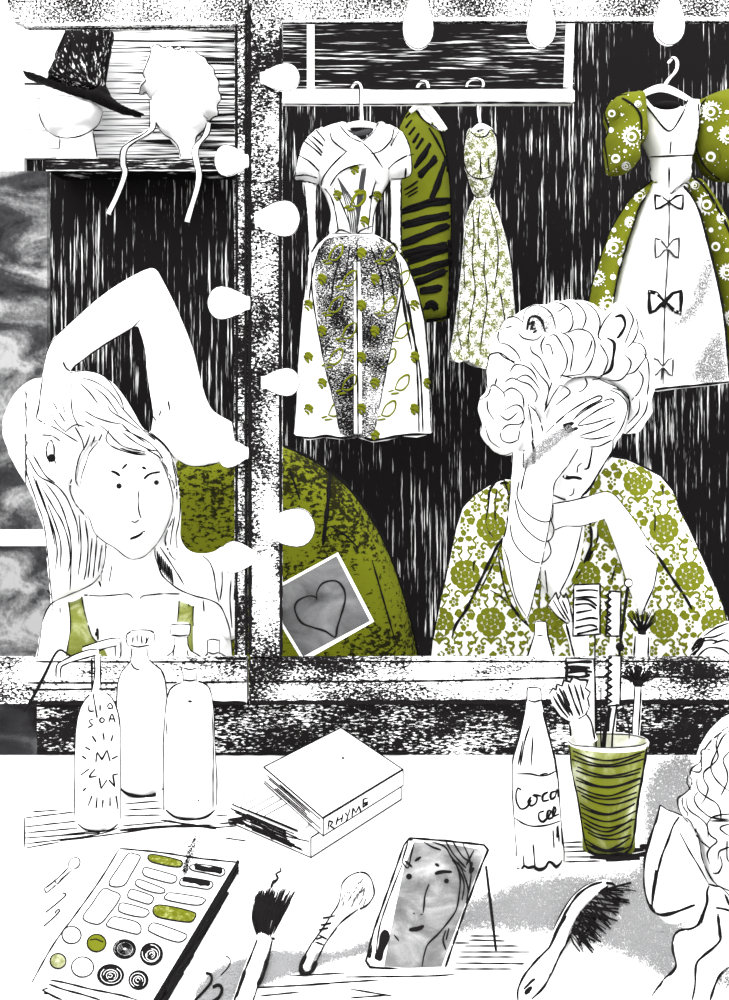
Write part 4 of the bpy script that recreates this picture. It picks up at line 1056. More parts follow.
# pen work
curl = [[(500, 343), (498, 335), (505, 320), (515, 317), (523, 322)], [(523, 322), (525, 312), (533, 306), (543, 307), (552, 315), (556, 330)], [(518, 332), (523, 338), (535, 340), (542, 335)],
 [(552, 302), (562, 304), (570, 310), (573, 322), (570, 330), (563, 334)], [(575, 302), (582, 308), (586, 318), (582, 330)], [(585, 302), (595, 310), (600, 322), (598, 335), (601, 340)], [(500, 343), (508, 345), (517, 353), (521, 362)], [(498, 352), (505, 358), (515, 362)],
 [(530, 345), (532, 352), (540, 358), (545, 368), (550, 380)], [(545, 336), (541, 345), (543, 355)], [(545, 345), (550, 345), (553, 355)], [(548, 337), (555, 335), (562, 345), (567, 357), (566, 368), (560, 378)], [(560, 332), (568, 336), (573, 345), (572, 360), (570, 372)],
 [(568, 333), (578, 329), (590, 333), (595, 345), (592, 360), (585, 372), (575, 375), (565, 376)], [(592, 340), (590, 348), (585, 358)], [(598, 338), (600, 330), (605, 320), (612, 312)], [(625, 305), (633, 318), (630, 330), (625, 343)], [(636, 318), (638, 328), (634, 340), (627, 348)],
 [(600, 344), (605, 352), (608, 360), (605, 370), (600, 378), (592, 380)], [(625, 355), (631, 362), (628, 372), (620, 380), (608, 380)], [(632, 342), (642, 345), (646, 355), (640, 365), (634, 372), (625, 375)], [(643, 352), (648, 362), (649, 380), (647, 395)], [(638, 370), (643, 378), (640, 390), (632, 400)],
 [(560, 375), (575, 378), (592, 376), (605, 382), (618, 388), (628, 395), (630, 410)], [(488, 362), (490, 355), (500, 353), (510, 360), (515, 364)], [(510, 372), (515, 365), (525, 366), (533, 372), (538, 382)], [(505, 382), (512, 378), (522, 382), (530, 385), (537, 395), (535, 402)], [(515, 380), (525, 375), (533, 380), (540, 390)],
 [(480, 400), (488, 395), (493, 385), (503, 392), (505, 398)], [(495, 385), (497, 378)], [(503, 393), (512, 388), (522, 395), (524, 408)], [(530, 362), (540, 375), (548, 385), (548, 395), (545, 405)], [(552, 382), (548, 395), (545, 410)], [(560, 385), (553, 395), (548, 405), (544, 412)], [(560, 385), (567, 388), (570, 393), (562, 400), (556, 405)],
 [(480, 398), (478, 410), (482, 425), (480, 435), (487, 445), (495, 453), (505, 455), (513, 452)], [(487, 400), (488, 410), (494, 420)], [(500, 415), (508, 420), (518, 412)], [(505, 410), (515, 405), (522, 408), (524, 420), (520, 428)], [(502, 430), (508, 425), (520, 424), (525, 418)], [(500, 432), (502, 440), (510, 443), (518, 440)], [(520, 430), (518, 440)],
 [(485, 425), (490, 440), (500, 448)], [(612, 388), (622, 392), (630, 402), (628, 420)], [(648, 400), (645, 412), (636, 424), (626, 434)], [(640, 398), (638, 412), (628, 424)], [(488, 362), (486, 375), (488, 390)], [(640, 330), (644, 340)], [(566, 306), (558, 312)], [(500, 330), (512, 326)], [(585, 378), (587, 384), (583, 390), (578, 392)]]
ink_on(TG, curl, 1.15)
ink_on(TG, [[(527, 330), (530, 318), (537, 317), (542, 322), (545, 332)], [(529, 325), (534, 322), (531, 329), (536, 328)], [(533, 333), (537, 330)], [(607, 338), (614, 343), (613, 358), (610, 370), (600, 376)], [(615, 317), (622, 316), (625, 325), (620, 335), (617, 338)]], 2.3)
ink_on(TG, [[(545, 434), (553, 426), (562, 418), (572, 410), (585, 402), (598, 396), (602, 397), (600, 400), (590, 405), (580, 412), (573, 420)], [(573, 420), (583, 412), (598, 403), (611, 399), (614, 401), (611, 404), (598, 410), (583, 420), (578, 425)],
            [(578, 426), (590, 424), (605, 420), (614, 418), (615, 421), (610, 424), (598, 430), (585, 434), (580, 436)], [(580, 437), (590, 439), (600, 438), (612, 435)], [(590, 447), (600, 446), (612, 440)],
            [(578, 449), (570, 462), (560, 475), (554, 485), (552, 505)], [(610, 390), (620, 395), (627, 405), (625, 418), (620, 430), (613, 440)], [(574, 488), (573, 494), (569, 496)], [(553, 495), (560, 498), (566, 500)], [(582, 463), (578, 466), (577, 473)],
            [(530, 406), (538, 415), (543, 432)], [(528, 404), (531, 420), (533, 440)], [(524, 450), (523, 462), (524, 468)], [(513, 452), (511, 480), (509, 508)], [(528, 460), (524, 475), (521, 490)],
            [(552, 504), (570, 501), (590, 496), (605, 492), (614, 495), (622, 504), (634, 520), (646, 538), (655, 553)], [(555, 530), (565, 526), (580, 526), (595, 522), (604, 519)], [(604, 519), (612, 538), (620, 560), (627, 582), (632, 598)], [(657, 566), (654, 585), (648, 600), (641, 616)],
            [(552, 505), (548, 530), (543, 555), (537, 582), (530, 610), (527, 619)], [(500, 548), (504, 565), (511, 590), (520, 612), (530, 628)], [(502, 545), (508, 560), (515, 595), (526, 616)], [(582, 527), (577, 550), (570, 572), (560, 592)], [(540, 568), (540, 590), (538, 615)], [(545, 570), (548, 600), (546, 615)]], 1.25)
ink_on(TG, [[(613, 440), (612, 450), (605, 462), (597, 475), (590, 488), (581, 497)], [(592, 448), (591, 456), (588, 468), (584, 469)]], 1.7)
ink_on(TG, [[(563, 476), (568, 478), (574, 477.5), (582, 479)], [(596, 476), (590, 486), (582, 495)], [(533, 440), (534, 452), (533, 464)]], 3.0)
ink_on(TG, [[(563, 427), (568, 425), (574, 423)], [(567, 432), (572, 430), (578, 428)], [(565, 430), (572, 427)]], 3.2)
spray(body, [(521, 462), (532, 448), (548, 434), (564, 424), (574, 426), (572, 436), (560, 444), (546, 456), (534, 466), (524, 470)], 14000, .4, GREYL, dens=lambda x, y, e: min(.8, e / 5))  # grey shade on the hand, painted as specks
spray(hair, [(526, 316), (538, 308), (552, 312), (556, 328), (548, 334), (536, 336), (528, 330)], 1500, .5, GREY, dens=lambda x, y, e: min(.5, e / 6))
ink_on(TG, [[(452, 638), (456, 625), (466, 610), (476, 590), (488, 565), (498, 545), (503, 538)], [(590, 523), (591, 545), (583, 565)], [(656, 553), (670, 575), (685, 597), (692, 610)]], 2.4)
ink_on(TG, [[(490, 487), (489, 500), (487, 515), (487, 527), (495, 540)], [(497, 490), (495, 505), (496, 530)], [(598, 525), (597, 540), (588, 560), (578, 575), (570, 588)], [(617, 562), (610, 585)], [(645, 545), (655, 555)], [(498, 555), (505, 590), (515, 610), (527, 622)], [(490, 590), (505, 600), (520, 618), (533, 630)],
            [(504, 480), (509, 500), (506, 530), (500, 545)], [(503, 538), (495, 560), (480, 590)], [(662, 485), (663, 495)], [(655, 510), (654, 540)], [(474, 560), (474, 572)], [(560, 592), (566, 600), (580, 580)]], 1.5)
ink_on(TG, [[(505, 480), (496, 482), (490, 492), (489, 500)], [(508, 484), (500, 484)]], 3.6)
ink_on(TG, [[(612, 457), (625, 459), (641, 466), (660, 476), (672, 490), (679, 508), (690, 531), (703, 560), (716, 588), (725, 615), (729, 640)], [(500, 479), (488, 486), (474, 495), (462, 508), (456, 528), (451, 552), (445, 580), (438, 612), (433, 640)]], 2.0)
body.build('body', t); hair.build('hair', t); gown.build('gown', t)
for lp in ([(519, 482), (517, 495), (522, 507), (532, 517), (545, 522), (552, 518), (553, 505)], [(515, 500), (520, 520), (530, 533), (542, 541), (550, 540), (554, 530), (550, 518)], [(510, 525), (513, 540), (522, 553), (535, 562), (545, 561), (551, 552), (548, 540)]):
    m = MB(); c = catmull(lp, 2.0); wv = []
    for i, p in enumerate(c):
        (loc, nn, ii, dd), r = cast(body._b, p.x, p.y)
        dd_ = loc.y if loc is not None else (wv[-1].y if wv else DRW - .13)
        wv.append(P(p.x, p.y, dd_ - .002))
    tube(m, wv, .0011, INK, 6); m.build('bracelet', t)

# ------------------------------------------------------------------ heart photo tucked behind the stile
DPH = DF + TH + .006
M_ph = wash('photo_grey_wash', (10, 10, 16), [(0.28, (0.03, 0.03, 0.031)), (0.45, (0.085, 0.085, 0.087)), (0.6, (0.15, 0.15, 0.153)), (0.72, (0.28, 0.28, 0.28))], 4, .7, .10, 500)
q0 = [(338, 552.5), (374, 621.5), (303, 662), (262, 594)]
t = thing('photo_print', 'grey photo print with a drawn heart, tucked aslant into the mirror frame', 'photo', P(318, 660, DPH))
b = MB(); slab(b, q0, DPH, .0008, WHITE, 12, smooth=False); b.build('paper', t, smooth=False)
b = MB(); slab(b, [(336.5, 556), (370, 621), (303, 656.5), (266, 595)], DPH - .0006, .0005, M_ph, 8, smooth=False); b.freeze()
ink(b, [[(317, 600), (317, 592), (322, 584), (330, 581), (338, 582), (344, 590), (345, 600), (341, 615), (337, 628), (335, 637), (325, 631), (312, 627), (301, 622), (295, 610), (297, 602), (305, 597), (312, 596), (317, 598)]], 1.4)
b.build('picture', t, smooth=False)
# ------------------------------------------------------------------ helpers for things on the table
def edge(mb, pts, wpx, mat=None):
    pts = [Vector(p) for p in pts]
    tube(mb, pts, [wpx * 1.32 / 2 / F * p.y for p in pts], mat or INK, 5)
def lay(mb, pts, widths, mat, flat_=.5, n=14, lift=0.0):
    """something lying on the table along pixel points"""
    c = catmull([(x, y, w * 3) for (x, y), w in zip(pts, widths)], 2.5)
    ps, rs = [], []
    for q in c:
        r = q.z / 3 / 2 / F * T(q.x, q.y).y; ps.append((q.x, q.y)); rs.append(r)
    tube(mb, [T(x, y, r * flat_ + lift) for (x, y), r in zip(ps, rs)], rs, mat, n, flat_)
def tink(mb, strokes, w=1.2, mat=None, h=.0012, jit_=.2):
    for st in strokes:
        c = catmull(st, 2.0); N = len(c) - 1; wob = random.random() * 6; ps = []; rs = []
        for i, p in enumerate(c):
            q = T(p.x, p.y, h); ps.append(q); u = i / max(N, 1)
            rs.append(w * 1.4 * (.5 + .5 * min(1, 6 * min(u, 1 - u) + .15)) * (1 + jit_ * math.sin(wob + i * .6)) / 2 / F * q.y)
        tube(mb, ps, rs, mat or INK, 5)
def inklay(mb, strokes, w=1.2, mat=None, h=.004):
    """outline of something lying on the table: on the thing where it is met, else just off the table"""
    b = mb._b or mb.freeze()
    for st in strokes:
        c = catmull(st, 2.0); N = len(c) - 1; wob = random.random() * 6; ps, rs = [], []
        for i, p in enumerate(c):
            (loc, nn, ii, dd), r = cast(b, p.x, p.y)
            q = loc - r * .0012 if loc is not None else T(p.x, p.y, h)
            u = i / max(N, 1); ps.append(q)
            rs.append(w * 1.4 * (.55 + .45 * min(1, 6 * min(u, 1 - u) + .15)) * (1 + .2 * math.sin(wob + i * .6)) / 2 / F * q.y)
        tube(mb, ps, rs, mat or INK, 5)
def silhouettes(mb, rows, w=1.1, d_=None):
    """side outlines of a turned shape"""
    dd = d_ or d
    c = catmull([(r[1], r[0], r[2]) for r in rows], 3.0); wob = random.random() * 6
    for sg in (-1, 1):
        ps, rs = [], []
        for i, q in enumerate(c):
            m = P((q.x + q.z) / 2, q.y, dd); r = (q.z - q.x) / 2 / F * dd; D = math.hypot(m.x, m.y)
            a = math.atan2(m.x, m.y) + sg * math.asin(min(.9, r / D)); L = math.sqrt(D * D - r * r)
            tp = Vector((L * math.sin(a), L * math.cos(a), m.z)); ps.append(tp - (tp - CAM).normalized() * .0012); rs.append(w * 1.5 * (.9 + .25 * math.sin(wob + sg + i * .35)) / 2 / F * dd)
        tube(mb, ps, rs, INK, 6)
def base_arc(mb, xl, xr, y0, y1, w=1.4):
    ink(mb, [[(xl + 1, y0), (xl + (xr - xl) * .2, y0 + (y1 - y0) * .75), ((xl + xr) / 2, y1), (xr - (xr - xl) * .2, y0 + (y1 - y0) * .75), (xr - 1, y0)]], w)

# ------------------------------------------------------------------ three tall bottles
d = 1.147
t = thing('soap_bottle', 'white pump bottle with hand-drawn lettering and rays, leftmost tall bottle', 'bottle', T(97.5, 350 + 540 / d))
rows = [(691.6, 97.3, 97.7), (692, 94, 101), (694, 90, 106), (698, 86, 110.5), (705, 82, 114), (715, 79, 117), (730, 77, 119), (770, 76, 119.5), (808, 76, 119.5)]
b = MB(); lathe(b, rows, d, WHITE, base=True); b.freeze(); silhouettes(b, rows[2:] + [(822, 77, 119)], 1.3); base_arc(b, 77, 119, 824, 831.5)
ink(b, [[(89, 704), (89, 711), (94, 711)], [(100, 705), (100, 711)], [(107, 707), (110, 703), (113, 708), (108, 708)], [(93, 719), (89, 720.5), (90, 723), (92.5, 725), (88, 727.5)],
        [(102, 717.5), (104.5, 720), (102, 722.8), (99.6, 720), (102, 717.5)], [(109, 722), (112, 714), (115, 722)], [(110, 719), (114, 719)], [(93, 694), (95, 706), (97, 718)],
        [(92, 736), (94, 739), (96, 742)], [(103, 733), (104, 740)], [(113, 735), (111, 741)], [(85, 747), (90, 750)], [(82, 756), (86, 759)], [(81, 775), (89, 769)], [(95, 769), (89, 777), (97, 776)], [(83, 791), (86, 788)],
        [(88, 806), (92, 796)], [(97, 797), (96, 808)], [(103, 800), (102, 808)], [(110, 797), (110, 806)], [(116, 796), (118, 809)]], 1.25, taper=.85)
ink(b, [[(96, 762), (97, 752), (102, 760), (107, 750), (110, 761)], [(112, 759), (118, 756)], [(99, 778), (101, 789), (107, 780)], [(109, 780), (115, 787), (113, 775), (118, 774)]], 1.3, smooth=False, taper=.8)
b.build('bottle', t)
b = MB(); tube_px(b, [(94.5, 693), (97.5, 675), (97.5, 655)], d, [7, 7, 6.4], WHITE, 12); b.freeze(); ink(b, [[(94.5, 656), (94.5, 675), (91.5, 692)], [(100, 655), (101, 692)]], 1.2)
ink(b, [[(91.5, 658), (92, 690)]], 1.8, d=d); b.build('pump_stem', t)
b = MB(); tube_px(b, [(98, 653), (90, 653), (78, 657), (64, 663), (58.5, 668), (58, 679)], d - .004, [6, 6, 6, 5, 4.5, 4.5], WHITE, 12); b.freeze()
ink(b, [[(97, 650), (88, 650), (76, 654), (62, 661), (56.5, 666), (56, 679)], [(93, 656), (78, 660), (66, 664), (61, 668), (60.5, 678)], [(91, 657), (96, 655)]], 1.3); b.build('spout', t)

d = 1.24
t = thing('bottle', 'tallest white bottle with a ridged stopper, between the pump bottle and the round-shouldered one', 'bottle', T(142, 350 + 540 / d))
rows = [(644, 133, 146), (655, 132, 147), (661, 131, 149), (665, 127, 153), (671, 122, 160), (681, 119, 164), (700, 118, 166), (740, 118, 166), (772, 118, 166)]
b = MB(); lathe(b, rows, d, WHITE, base=True); b.freeze(); silhouettes(b, rows + [(786, 118, 166)], 1.3); base_arc(b, 118, 166, 787, 796.5, 2.2)
ink(b, [[(131, 663), (134, 668), (140, 670)]], 1.1); b.build('bottle', t)
rows = [(631.5, 131, 150), (633, 128, 153), (637, 127, 154), (642, 128, 153.5), (646, 131, 151)]
b = MB(); lathe(b, rows, d, WHITE); b.freeze(); silhouettes(b, rows, 1.3); ink(b, [[(128, 633), (134, 630.5), (148, 630.5), (153, 633)], [(130, 645), (138, 647), (150, 645)], [(133, 636), (132.5, 643)], [(137, 634), (137, 643)], [(141, 635), (142, 644)], [(146, 637), (147, 643)], [(149, 637), (145, 644)]], 1.2); b.build('stopper', t)

d = 1.183
t = thing('bottle', 'white open-necked bottle with round shoulders, rightmost of the three tall ones', 'bottle', T(190, 350 + 540 / d))
rows = [(682, 182, 198), (684, 176, 203), (688, 171, 208), (696, 168, 211), (712, 166, 213), (740, 164.5, 214), (780, 164.5, 216), (795, 165, 216)]
b = MB(); lathe(b, rows, d, WHITE, base=True); b.freeze(); silhouettes(b, rows + [(808, 165, 216)], 1.3); base_arc(b, 165, 216, 810, 819.5, 1.8)
ink(b, [[(212, 712), (213, 740), (213, 780), (213, 808)], [(166, 720), (167, 733), (166, 734)]], 1.1); ink(b, [[(188, 701), (192, 702)], [(197, 690), (199, 690)], [(198, 800), (199, 801)]], 2.0); b.build('bottle', t)
rows = [(667, 182.5, 197.5), (669, 182, 198), (672, 183.5, 196.5), (682, 183.5, 196)]
b = MB(); lathe(b, rows, d, WHITE); b.freeze(); silhouettes(b, rows, 1.2); ink(b, [[(183, 668), (190, 669.5), (197, 668)], [(183.5, 680), (190, 681), (196, 680)]], 1.2); b.build('neck', t)

b = MB(); tube_px(b, [(24, 712), (34, 695), (44, 676), (54, 656), (60, 650), (66, 653), (73, 658)], [1.309, 1.309, 1.309, 1.309, 1.309, 1.313, 1.32], [1.6, 3, 3.2, 3, 2.6, 2.2, 1.5], INK, 8)
tag(b.build('hooked_wire'), 'thin black wire hooked over the bottom rail left of the pump bottle', 'wire')

# what stands behind the bottom rail (seen again in the mirrors)
d = 1.43
t = thing('pump_bottle', 'pump top seen in the left mirror in front of the green strap top', 'bottle', T(118, 350 + 540 / d))
b = MB(); lathe(b, [(668, 110, 126), (672, 102, 134), (685, 98, 138)], d, WHITE, base=True); b.build('bottle', t)
b = MB(); tube_px(b, [(118, 672), (118, 655), (117, 642)], d, [6, 6, 6], WHITE, 10); b.freeze(); ink(b, [[(115, 645), (115.5, 665)], [(121, 640), (120.5, 666)]], 1.2); b.build('pump_stem', t)
b = MB(); tube_px(b, [(119, 641.5), (106, 644), (92, 648), (84, 651)], d - .006, [6.5, 8, 7, 6], WHITE, 10); b.freeze(); ink(b, [[(120, 638.5), (112, 638.5), (98, 642), (82, 647)], [(116, 646), (106, 648), (92, 653)]], 1.3); b.build('spout', t)
t = thing('bottle', 'flat-capped bottle seen in the left mirror against the green shoulder strap', 'bottle', T(182, 350 + 540 / d))
rows = [(636, 175, 187), (645, 174.5, 187.5), (651, 173, 190), (655, 168, 196), (659, 163, 201), (672, 160, 204)]
b = MB(); lathe(b, rows, d, WHITE, base=True); b.freeze(); silhouettes(b, rows, 1.2); ink(b, [[(175, 645), (173, 656), (176, 660)], [(187, 650), (189, 660)]], 1.1); b.build('bottle', t)
rows = [(624.5, 172, 189), (626, 170.5, 190), (633, 171, 189.5), (636, 173, 188)]
b = MB(); lathe(b, rows, d, WHITE); b.freeze(); silhouettes(b, rows, 1.2); ink(b, [[(171, 625), (180, 624.3), (190, 625)], [(172, 635), (180, 636), (188, 635)]], 1.2); b.build('cap', t)
d = 1.46
t = thing('bottle', 'small capped jar seen at the right edge of the left mirror', 'jar', T(215, 350 + 540 / d))
rows = [(654, 208, 221), (656, 205, 224), (659, 203, 227), (670, 202, 229)]
b = MB(); lathe(b, rows, d, WHITE, base=True); b.freeze(); silhouettes(b, rows, 1.1); ink(b, [[(203, 660), (207, 654), (213, 652), (221, 654), (227, 660)]], 1.1, DARKGREY); b.build('jar', t)
rows = [(640, 208, 219), (652, 208, 219), (655, 208, 219)]
b = MB(); lathe(b, rows, d, WHITE); b.freeze(); silhouettes(b, rows, 1.2); ink(b, [[(208, 640.5), (213, 639.5), (219, 641)], [(208, 652), (213, 654), (219, 652)]], 1.2); b.build('cap', t)

# ------------------------------------------------------------------ stacked books
def W(q, z): return Vector((q[0], q[1], TZ + z))
def book(name, label, f, r, l, bk, z0, z1, pages, top=True):
    f, r, l, bk = (Vector(q) for q in (f, r, l, bk))
    c = (f + r + l + bk) / 4
    t = thing(name, label, 'book', (c.x, c.y, TZ + z0), 'books in the stack')
    b = MB(); k = .0022
    prism(b, [W(q, z0) for q in (f, r, bk, l)], [W(q, z0 + k) for q in (f, r, bk, l)], WHITE)
    if top: prism(b, [W(q, z1 - k) for q in (f, r, bk, l)], [W(q, z1) for q in (f, r, bk, l)], WHITE)
    u = (l - f).normalized() * .003
    prism(b, [W(q, z0) for q in (f, r, r + u, f + u)], [W(q, z1) for q in (f, r, r + u, f + u)], WHITE)
    b.freeze()
    for a_, c_ in (((f, r), (f, l), (r, bk), (l, bk)) if top else ((f, r),)):
        edge(b, [W(a_, z1), W((a_ + c_) / 2, z1), W(c_, z1)], 1.3)
    edge(b, [W(f, z0 + .0006), W(r, z0 + .0006)], 1.2); edge(b, [W(f, z0), W(f, z1)], 1.2); edge(b, [W(r, z0), W(r, z1)], 1.2); edge(b, [W(f, z0 + .0006), W(l, z0 + .0006)], 1.0)
    pg = MB(); i1 = (r - f).normalized() * .003; i2 = (l - f).normalized() * .003
    pf, pr, pb, pl = f + i2 * 1.2, r - i1 + i2 * 1.2, bk - i1 - i2, l - i2
    prism(pg, [W(q, z0 + k) for q in (pf, pr, pb, pl)], [W(q, z1 - k) for q in (pf, pr, pb, pl)], WHITE)
    for j in range(pages):
        z = z0 + k + (z1 - z0 - 2 * k) * (j + .7) / (pages + .4); s0, s1 = random.uniform(0, .3), random.uniform(.7, 1)
        n_ = (f - r).normalized() * .0006
        edge(pg, [W(pf.lerp(pl, s0) + n_, z), W(pf.lerp(pl, (s0 + s1) / 2) + n_, z + random.uniform(-.001, .001)), W(pf.lerp(pl, s1) + n_, z)], .9)
    return t, b, pg
FL, RL, LL = Vector((-.0632, 1.063)), Vector((.0487, 1.2)), Vector((-.173, 1.144))
BLk = LL + RL - FL
t, b, pg = book('book', 'lower white book of the stack, its loose pages fanning out to the left', FL, RL, LL, BLk, 0, .024, 12, False)
lo_pg = pg
# loose sheets fanned between the covers
for j in range(5):
    a = .012 * j; z = .0245
    sh = MB()
    q = [LL.lerp(FL, .05 + .10 * j), LL.lerp(FL, .85), LL.lerp(FL, .85) + (RL - FL) * .10, LL.lerp(FL, .05 + .1 * j) + (RL - FL) * (.16 + .05 * j)]
    prism(lo_pg, [W(p, z + .0003 * j) for p in q], [W(p, z + .0003 * j + .0002) for p in q], WHITE)
    edge(lo_pg, [W(q[0], z + .0004 * j), W(q[1], z + .0004 * j)], 1.0)
    edge(lo_pg, [W(q[0], z + .0004 * j), W(q[0].lerp(q[3], .5), z + .0004 * j), W(q[3], z + .0004 * j)], .8)
b.build('cover', t, smooth=False)
lo_pg.freeze()
nn_ = (FL - RL).normalized() * .0012
for k in range(6):
    s0, s1 = random.uniform(0, .5), random.uniform(.55, 1); za, zb = random.uniform(.002, .022), random.uniform(.002, .022)
    p0, p1 = FL.lerp(LL, s0) + nn_, FL.lerp(LL, s1) + nn_
    edge(lo_pg, [W(p0, za), W((p0 + p1) / 2, (za + zb) / 2 + random.uniform(-.0015, .0015)), W(p1, zb)], 1.0)
ink(lo_pg, [[(228, 820), (230, 828), (226, 829)], [(228, 820), (240, 819), (250, 817)], [(232, 820), (245, 824)], [(229, 824), (240, 822)]], 2.6)
ink(lo_pg, [[(266, 836), (272, 832), (274, 838), (269, 834)], [(264, 845), (270, 848), (274, 852)]], 3.0)
lo_pg.build('pages', t, smooth=False)
fu, ru, lu, bu = (-.0487, 1.063), (.0507, 1.186), (-.1332, 1.193), (-.0345, 1.317)
t, b, pg = book('book', 'upper white book of the stack with hand-lettered spine', fu, ru, lu, bu, .0255, .047, 6)
b.freeze()
ink(b, [[(328, 830), (329, 821), (333, 822), (330, 826)], [(330, 826), (335, 829)], [(336, 825), (338, 817)], [(341.5, 822), (343, 814)], [(337, 821), (342, 818)], [(345, 813), (348, 816), (350, 809)], [(348, 816), (346, 822)], [(352, 817), (353, 808), (356, 813), (359, 806), (361, 813)], [(368, 802), (363, 804), (364, 799), (368, 798)], [(363, 807), (368, 804)], [(363, 799), (363, 808)]], 1.25, smooth=False, taper=.8)
dot(b, 343, 758, 1.3); dot(b, 326, 733, .8); dot(b, 314, 755, .8)
b.build('cover', t, smooth=False); pg.freeze()
pg.build('pages', t, smooth=False)
b = MB()
for q in ([(225, 836), (240, 840), (256, 843)],): edge(b, [T(x, y, .0006) for x, y in q], .9)
bm_extra = b

# ------------------------------------------------------------------ make-up palette
HP = .016
TL, TR, BR, BLf = T(119, 848, HP), T(238, 862, HP), T(155, 1000, HP), T(30, 985, HP)
t = thing('makeup_palette', 'open white make-up palette with oblong and round pans, black along its right side', 'palette', ((TL.x + BR.x) / 2, (TL.y + BR.y) / 2, TZ))
b = MB(); dn_ = Vector((0, 0, -HP)); ext = (BLf - TL) * .06; ext2 = (BR - TR) * .06
Q = [TL, TR, BR + ext2, BLf + ext]
prism(b, [q + dn_ for q in Q], Q, WHITE); b.freeze()
tink(b, [[(119.5, 848.5), (160, 852.5), (200, 858.5), (239, 862.5)], [(119, 849), (100, 880), (75, 915), (53, 945), (32, 982)]], 1.4, h=HP + .0004)
tink(b, [[(50, 980), (66, 983), (90, 989), (120, 995), (137, 1000)], [(49, 984), (62, 989), (84, 995), (100, 1000)], [(42, 990), (55, 997), (62, 1000)], [(42, 990), (48, 988)], [(44, 993), (48, 994)]], 1.3, h=HP + .0004)
for k in range(26):
    u = random.uniform(0, .55); v = u + random.uniform(.2, .45); zz = random.uniform(.05, .95)
    q = [TR.lerp(BR + ext2, s) + dn_ * zz + Vector((.0006, 0, 0)) for s in (u, (u + v) / 2, min(v, 1))]
    edge(b, q, random.uniform(1.2, 2.6))
for k in range(16):
    u = random.uniform(.5, .8); q = [TR.lerp(BR + ext2, s) + dn_ * random.uniform(0, 1) + Vector((.0008, 0, 0)) for s in (u, min(1, u + .25))]
    edge(b, q, random.uniform(3, 5))
edge(b, [TR.lerp(BR + ext2, s) + Vector((0, 0, .0003)) for s in (0, .3, .6, 1)], 3.0)
edge(b, [TR.lerp(BR + ext2, s) + dn_ * .97 + Vector((.0006, 0, 0)) for s in (.25, .5, 1)], 2.4)
edge(b, [TR + dn_ * .9, TR], 1.5)
b.build('case', t, smooth=False)
M_mk = wash('green_makeup', (260, 260, 260), [(.36, (0.09, 0.10, .005)), (.52, GRN), (.68, (.30, .32, .11))], 3, .3, .1, 900)
M_pale = wash('pale_green_makeup', (200, 200, 200), [(.36, (.16, .175, .06)), (.55, (.30, .31, .18)), (.7, (.45, .46, .36))], 3, .3, .1, 900)
PANS = [([(128, 854), (134, 854), (140, 856), (138, 862), (131, 874), (124, 885), (113, 886.5), (109, 882.5), (118, 868)], 'w', None), ([(103, 889), (112, 891), (120, 895), (117, 903), (108, 915), (102, 922), (95, 924), (83, 918), (92, 904)], 'w', None),
        ([(148, 856), (153, 854.5), (167, 857), (181, 861), (182, 865), (178, 867), (164, 865), (150, 861)], 'g', 'green oblong pan at the back'), ([(144, 868), (152, 869), (176, 876), (177, 879), (172, 883), (158, 880), (144, 875)], 'w', None),
        ([(190, 866), (198, 864.5), (212, 866), (224, 869), (225, 872), (221, 876), (206, 873), (192, 870)], 'k', 'black oblong pan in the back right corner'), ([(180, 881), (184, 877.5), (198, 879), (212, 882), (213, 885), (208, 889), (194, 887), (181, 885)], 'k', 'second black oblong pan'),
        ([(136, 881), (141, 880), (164, 889), (165, 892), (158, 893), (146, 890), (136, 885)], 'w', None), ([(130, 890), (135, 890), (152, 896), (153, 900), (149, 904), (138, 901), (128, 897)], 'w', None),
        ([(166, 895), (172, 893), (203, 898), (204, 902), (198, 905), (182, 903), (165, 899)], 'w', None), ([(119, 906), (123, 903), (148, 910), (147, 915), (143, 917), (130, 915), (119, 911)], 'w', None),
        ([(153, 909), (158, 905), (174, 907), (190, 911), (196, 914), (194, 919), (190, 922), (172, 920), (156, 916)], 'g', 'large green oblong pan'), ([(108, 922), (113, 917), (126, 919), (138, 923), (141, 929), (138, 934), (124, 931), (107, 926)], 'w', None),
        ([(148, 929), (153, 923), (170, 928), (187, 935), (186, 938), (179, 942), (164, 938), (149, 931)], 'w', None)]
for x, y, rx, ry, k, lb in ((71.5, 935, 9.5, 8.5, 'w', None), (96.5, 943, 9.5, 8.7, 'G', 'round green pan'), (124.5, 949, 11, 9.3, 's', 'round pan with grey rings'), (151.5, 954, 11, 10.8, 'K', 'round black pan at the right'), (58, 961, 8, 7.5, 'p', 'round pale green pan'), (82.5, 967, 11, 10, 'w', None), (110.5, 975, 13, 10.3, 'K', 'large round black pan'), (138.5, 980, 9.5, 9.2, 'K', 'small round black pan')):
    PANS.append(([(x + rx * math.cos(a * .3142), y + ry * math.sin(a * .3142)) for a in range(20)], k, lb, (x, y, rx, ry)))
